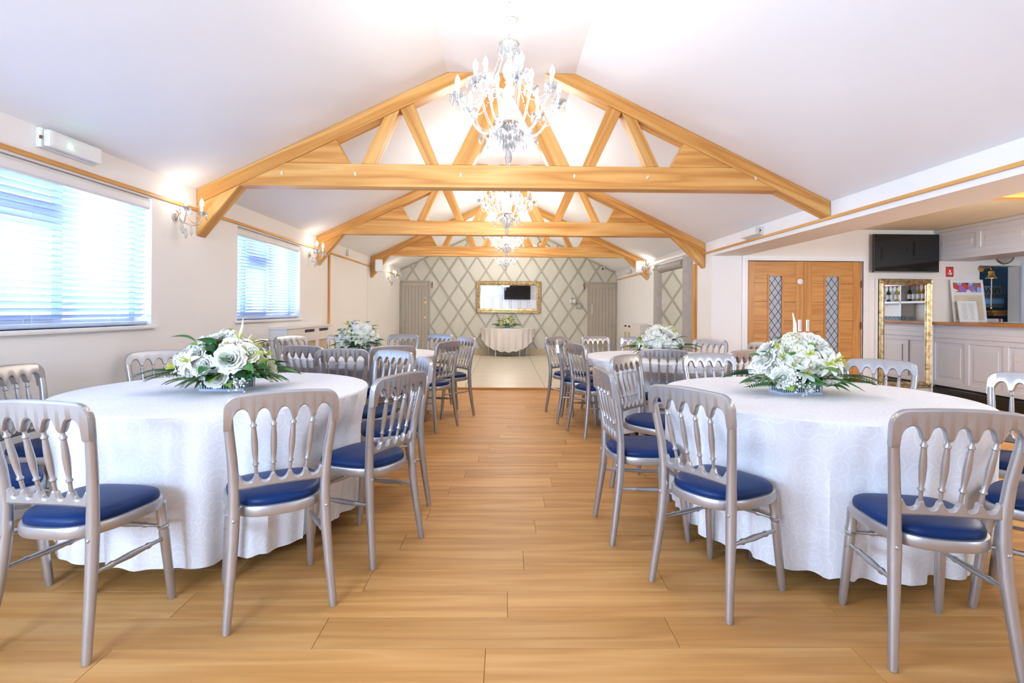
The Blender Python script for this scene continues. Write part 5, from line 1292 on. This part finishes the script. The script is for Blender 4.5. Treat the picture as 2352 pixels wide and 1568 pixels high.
def fern_mesh(L, mat, n=9, bend=0.5):
    m_ = MB(); mid = []
    for i in range(n*2+1):
        t = i/(n*2); mid.append(Vector((L*t, 0, L*(0.3*t - bend*t*t))))
    m_.tube(mid, [0.0022*(1-0.7*i/len(mid)) for i in range(len(mid))], 4)
    for i in range(2, len(mid)-1):
        t = i/len(mid); l = L*0.30*math.sin(PI*(0.15+0.78*t)); 
        for s in (-1, 1):
            d = Vector((0.62, s*0.75, -0.12)).normalized(); side = Vector((-d.y, d.x, 0))*0.006*1.4
            p = mid[i]; q = p + d*l*0.5; e = p + d*l + Vector((0, 0, -0.25*l*l/L))
            m_.add([p[:], (q+side)[:], e[:], (q-side)[:]], [(0, 1, 2, 3)])
    e = mid[-1]; m_.add([(e+Vector((-0.01, 0.004, 0)))[:], (e+Vector((0.03, 0, -0.012)))[:], (e+Vector((-0.01, -0.004, 0)))[:]], [(0, 1, 2)])
    return m_.mesh('fern_frond', mat)
def palm_mesh(L, mat, n=9):
    """hand-shaped leaf: fingers fanning from the base"""
    m_ = MB()
    for k in range(n):
        a = (k-(n-1)/2)*0.30; l = L*(1-0.10*abs(k-(n-1)/2)); c, s = math.cos(a), math.sin(a); rows = []
        for i in range(6):
            t = i/5; ww = 0.0105*math.sin(PI*(0.18+0.80*t)) + 0.0006; x = l*t; z = l*(0.22*t-0.42*t*t)
            rows.append([(x*c - (-ww)*s, x*s + (-ww)*c, z+0.004), (x*c, x*s, z), (x*c - ww*s, x*s + ww*c, z+0.004)])
        m_.grid(rows)
    return m_.mesh('palm_leaf', mat)
def bud_mesh():
    return MB().lathe([(0.002, 0), (0.008, 0.006), (0.011, 0.02), (0.008, 0.042), (0.003, 0.062), (0.0005, 0.07)], 8).mesh('bud', 'petal_cream')
def spike_mesh():
    m_ = MB(); m_.tube([(0, 0, 0), (0, 0, 0.07), (-0.012, 0, 0.13)], [0.011, 0.008, 0.002], 8)
    for k in range(26):
        t = k/26; a = k*2.4; m_.ball((0.010*(1-t)*math.cos(a)-0.012*t*t, 0.010*(1-t)*math.sin(a), 0.13*t), 0.0045*(1-0.5*t), 5, 4)
    return m_.mesh('flower_spike', 'petal_white')
FM = dict(lily=lily_mesh(), stamen=stamen_mesh(), rose=rose_mesh('petal_white', 1), rose_c=rose_mesh('petal_cream', 2), hyd=hydrangea_mesh(1), hyd2=hydrangea_mesh(2, 'petal_cream', 0.05),
          spray=spray_mesh(1), bud=bud_mesh(), spike=spike_mesh(), leafd=leaf_mesh(0.13, 0.022, 'leaf_dark'), leafm=leaf_mesh(0.11, 0.030, 'leaf_mid', 0.6), leafl=leaf_mesh(0.085, 0.028, 'leaf_lime', 0.55), leafb=leaf_mesh(0.20, 0.016, 'leaf_mid', 0.55, 10, 0.3),
          fern=fern_mesh(0.23, 'leaf_dark'), fern2=fern_mesh(0.21, 'leaf_olive'), palm=palm_mesh(0.15, 'leaf_mid'), palm2=palm_mesh(0.16, 'leaf_olive'), lilyy=None)
me = FM['lily'].copy(); me.materials.clear(); me.materials.append(MATS['petal_yellow']); FM['lilyy'] = me
NAMES = dict(lily='lily', lilyy='lily', rose='rose', rose_c='rose', hyd='hydrangea', hyd2='hydrangea', spray='filler_spray', bud='bud', spike='flower_spike', leafd='leaf', leafm='leaf', leafl='leaf', leafb='blade_leaf', fern='fern_frond', fern2='fern_frond', palm='palm_leaf', palm2='palm_leaf')
def basket(parent, w, d, h):
    m_ = MB().bbox((-w/2, -d/2, 0), (w/2, d/2, 0.008), 0.003)
    m_.bbox((-w/2-0.004, -d/2-0.004, h-0.012), (w/2+0.004, d/2+0.004, h), 0.003); m_.bbox((-w/2-0.002, -d/2-0.002, 0.0), (w/2+0.002, d/2+0.002, 0.012), 0.003)
    b = m_.build('basket', 'basket_plastic', parent)
    s = MB(); n = 18
    for k in range(n+1):
        x = -w/2 + w*k/n
        for y in (-d/2, d/2): s.bbox((x-0.0022, y-0.002, 0.01), (x+0.0022, y+0.002, h-0.01), 0.001)
    for k in range(8):
        y = -d/2 + d*k/7
        for x in (-w/2, w/2): s.bbox((x-0.002, y-0.0022, 0.01), (x+0.002, y+0.0022, h-0.01), 0.001)
    s.build('basket_slats', 'basket_plastic', b)
    MB().bbox((-w/2+0.008, -d/2+0.008, 0.006), (w/2-0.008, d/2-0.008, h-0.006), 0.004).build('foam_block', 'leaf_dark', b)
def arrangement(loc, label, seed, rx, ry, rz_, mix, leaves, rot=0.0, sc=1.0, lil='lily', special=()):
    rnd = random.Random(seed)
    A = thing('flower_arrangement', label, 'flowers', loc, rot, 'white table flowers'); A.scale = (sc, sc, sc)
    basket(A, 0.22, 0.12, 0.06)
    base_z = 0.075
    # leafy core keeps the heads together
    core = MB(); core.ball((0, 0, base_z+0.01), 1.0, 16, 12, (rx*0.72, ry*0.72, rz_*0.74)); core.v = [(x, y, max(z, base_z-0.006)) for x, y, z in core.v]; core.build('moss_core', 'leaf_dark', A)
    def place(kind, d, r=1.0, roll=None, s=1.0, lift=0.0):
        d = Vector(d).normalized(); p = Vector((d.x*rx*r, d.y*ry*r, base_z + max(0, d.z)*rz_*r + lift))
        nrm = Vector((d.x/rx, d.y/ry, d.z/rz_ + 0.4)).normalized()
        if kind in ('leafd', 'leafm', 'leafl', 'leafb', 'fern', 'fern2', 'palm', 'palm2'):
            # leaves grow outward along the surface
            o = Vector((d.x*rx, d.y*ry, 0)).normalized() if (abs(d.x)+abs(d.y)) > 0.05 else Vector((1, 0, 0))
            e = Vector((o.x, o.y, 0.15 + 0.7*max(0, d.z))).normalized()
            z_ = (Vector((0, 0, 1)) - e*e.z).normalized(); y_ = z_.cross(e)
            q = Matrix((e, y_, z_)).transposed().to_quaternion() @ Quaternion((1, 0, 0), rnd.uniform(-0.5, 0.5))
        else:
            q = Vector((0, 0, 1)).rotation_difference(nrm) @ Quaternion((0, 0, 1), roll if roll is not None else rnd.uniform(0, 6.28))
        o_ = put(NAMES[kind], FM[kind], A, p, (0, 0, 0), (s, s, s)); o_.rotation_mode = 'QUATERNION'; o_.rotation_quaternion = q
        if kind in ('lily', 'lilyy'): put('stamen', FM['stamen'], o_)
        return o_
    for kind, d, r, s in special: place(kind, d, r, 0.0, s)
    n = mix['n']; seq = mix['seq']
    for k in range(n):
        z = 1 - 0.93*(k+0.5)/n; a = k*2.39996 + seed; h = math.sqrt(1-z*z)
        kd = seq[k % len(seq)]
        place(kd, (h*math.cos(a), h*math.sin(a), z), rnd.uniform(0.86, 1.02), None, rnd.uniform(0.85, 1.12))
    for k in range(leaves):
        a = 2*PI*k/leaves + rnd.uniform(-0.12, 0.12); kd = ('fern', 'palm', 'leafd', 'fern2', 'leafb', 'leafl', 'palm2', 'leafm', 'spray', 'fern')[(k*3+seed) % 10]
        low_ = kd in ('leafl', 'spray', 'leafm')
        place(kd, (math.cos(a), math.sin(a), 0.02), 0.74 if not low_ else 0.92, None, rnd.uniform(0.85, 1.12), rnd.uniform(-0.02, 0.02) if not low_ else -0.03)
    heads = [Vector(d).normalized() for kind, d, r, s in special if kind in ('rose', 'lily')]
    for k in range(int(n*1.0)):
        z = rnd.uniform(0.15, 0.95); a = rnd.uniform(0, 6.28); h = math.sqrt(1-z*z)
        if any(q.dot(Vector((h*math.cos(a), h*math.sin(a), z))) > 0.86 for q in heads): continue
        place(rnd.choice(('leafd', 'leafm', 'leafl', 'leafm', 'bud', 'spray')), (h*math.cos(a), h*math.sin(a), z), rnd.uniform(0.9, 1.03), None, rnd.uniform(0.6, 0.95))
    return A
mixA = dict(n=34, seq=('hyd', 'rose', 'lily', 'hyd2', 'leafm', 'lily', 'hyd', 'rose_c'))
mixB = dict(n=40, seq=('hyd', 'lily', 'rose', 'hyd', 'hyd2', 'lily', 'rose', 'hyd'))
mixC = dict(n=30, seq=('lilyy', 'lilyy', 'rose_c', 'lilyy', 'leafm'))
arrangement((-1.55, 2.95, ZTOP), 'white rose and lily arrangement with ferns on the near left table', 1, 0.21, 0.15, 0.20, mixA, 22, 0.0, 1.08, special=(('rose', (0.35, -0.8, 0.42), 1.06, 1.2), ('spray', (-0.1, -0.95, 0.12), 1.05, 1.0), ('palm2', (0.85, -0.45, 0.05), 0.85, 1.1), ('fern', (-0.85, -0.45, 0.03), 0.7, 0.95), ('spike', (0.25, 0.1, 1.0), 1.0, 0.8), ('leafl', (0.75, -0.6, 0.5), 1.15, 1.0), ('leafl', (0.85, -0.4, 0.3), 1.15, 1.0), ('lily', (-0.85, -0.5, 0.2), 1.15, 1.15), ('lily', (-0.45, -0.8, 0.35), 1.18, 1.0), ('leafd', (0.0, -0.8, 0.6), 1.12, 1.0), ('leafm', (0.05, -0.95, 0.2), 1.12, 1.1), ('leafl', (0.12, -1.0, 0.03), 1.0, 1.2), ('leafm', (-0.6, -0.3, 0.8), 1.1, 1.0)))
arrangement((1.64, 2.92, ZTOP), 'biggest white lily arrangement, on the near right table', 7, 0.205, 0.145, 0.225, mixB, 24, 0.08, 1.04, special=(('lily', (0.25, -0.9, 0.35), 1.22, 1.15), ('lily', (0.55, -0.75, 0.42), 1.18, 1.1), ('lily', (-0.12, -0.85, 0.55), 1.18, 1.05), ('lily', (0.95, -0.3, 0.3), 1.15, 1.0), ('leafm', (-0.45, -0.7, 0.55), 1.1, 0.9), ('leafl', (0.0, -0.75, 0.75), 1.12, 0.8), ('leafm', (0.1, -1.0, 0.25), 1.2, 0.9), ('rose', (0.25, -0.6, 0.9), 1.0, 1.35), ('spike', (-0.02, 0.0, 1.0), 1.02, 1.0), ('palm', (-0.15, -1, 0.16), 0.85, 0.85), ('palm2', (0.45, -0.9, 0.14), 0.85, 0.9), ('spray', (-0.5, -0.85, 0.03), 1.0, 1.2), ('bud', (-0.25, -0.9, 0.3), 1.0, 1.1)))
arrangement((-1.53, 5.50, ZTOP), 'small round white flower dome on the far left table', 4, 0.19, 0.17, 0.235, mixB, 18, 0.4, 1.0)
arrangement((1.55, 5.18, ZTOP), 'white flower arrangement with lilies on the far right table', 9, 0.20, 0.16, 0.20, mixB, 24, 0.2, 1.05)
arrangement((0.045, YB-0.35, ZT+0.713), 'pale yellow lily arrangement on the console under the far mirror', 12, 0.20, 0.13, 0.25, mixC, 18, 0.0, 1.0, 'lilyy')
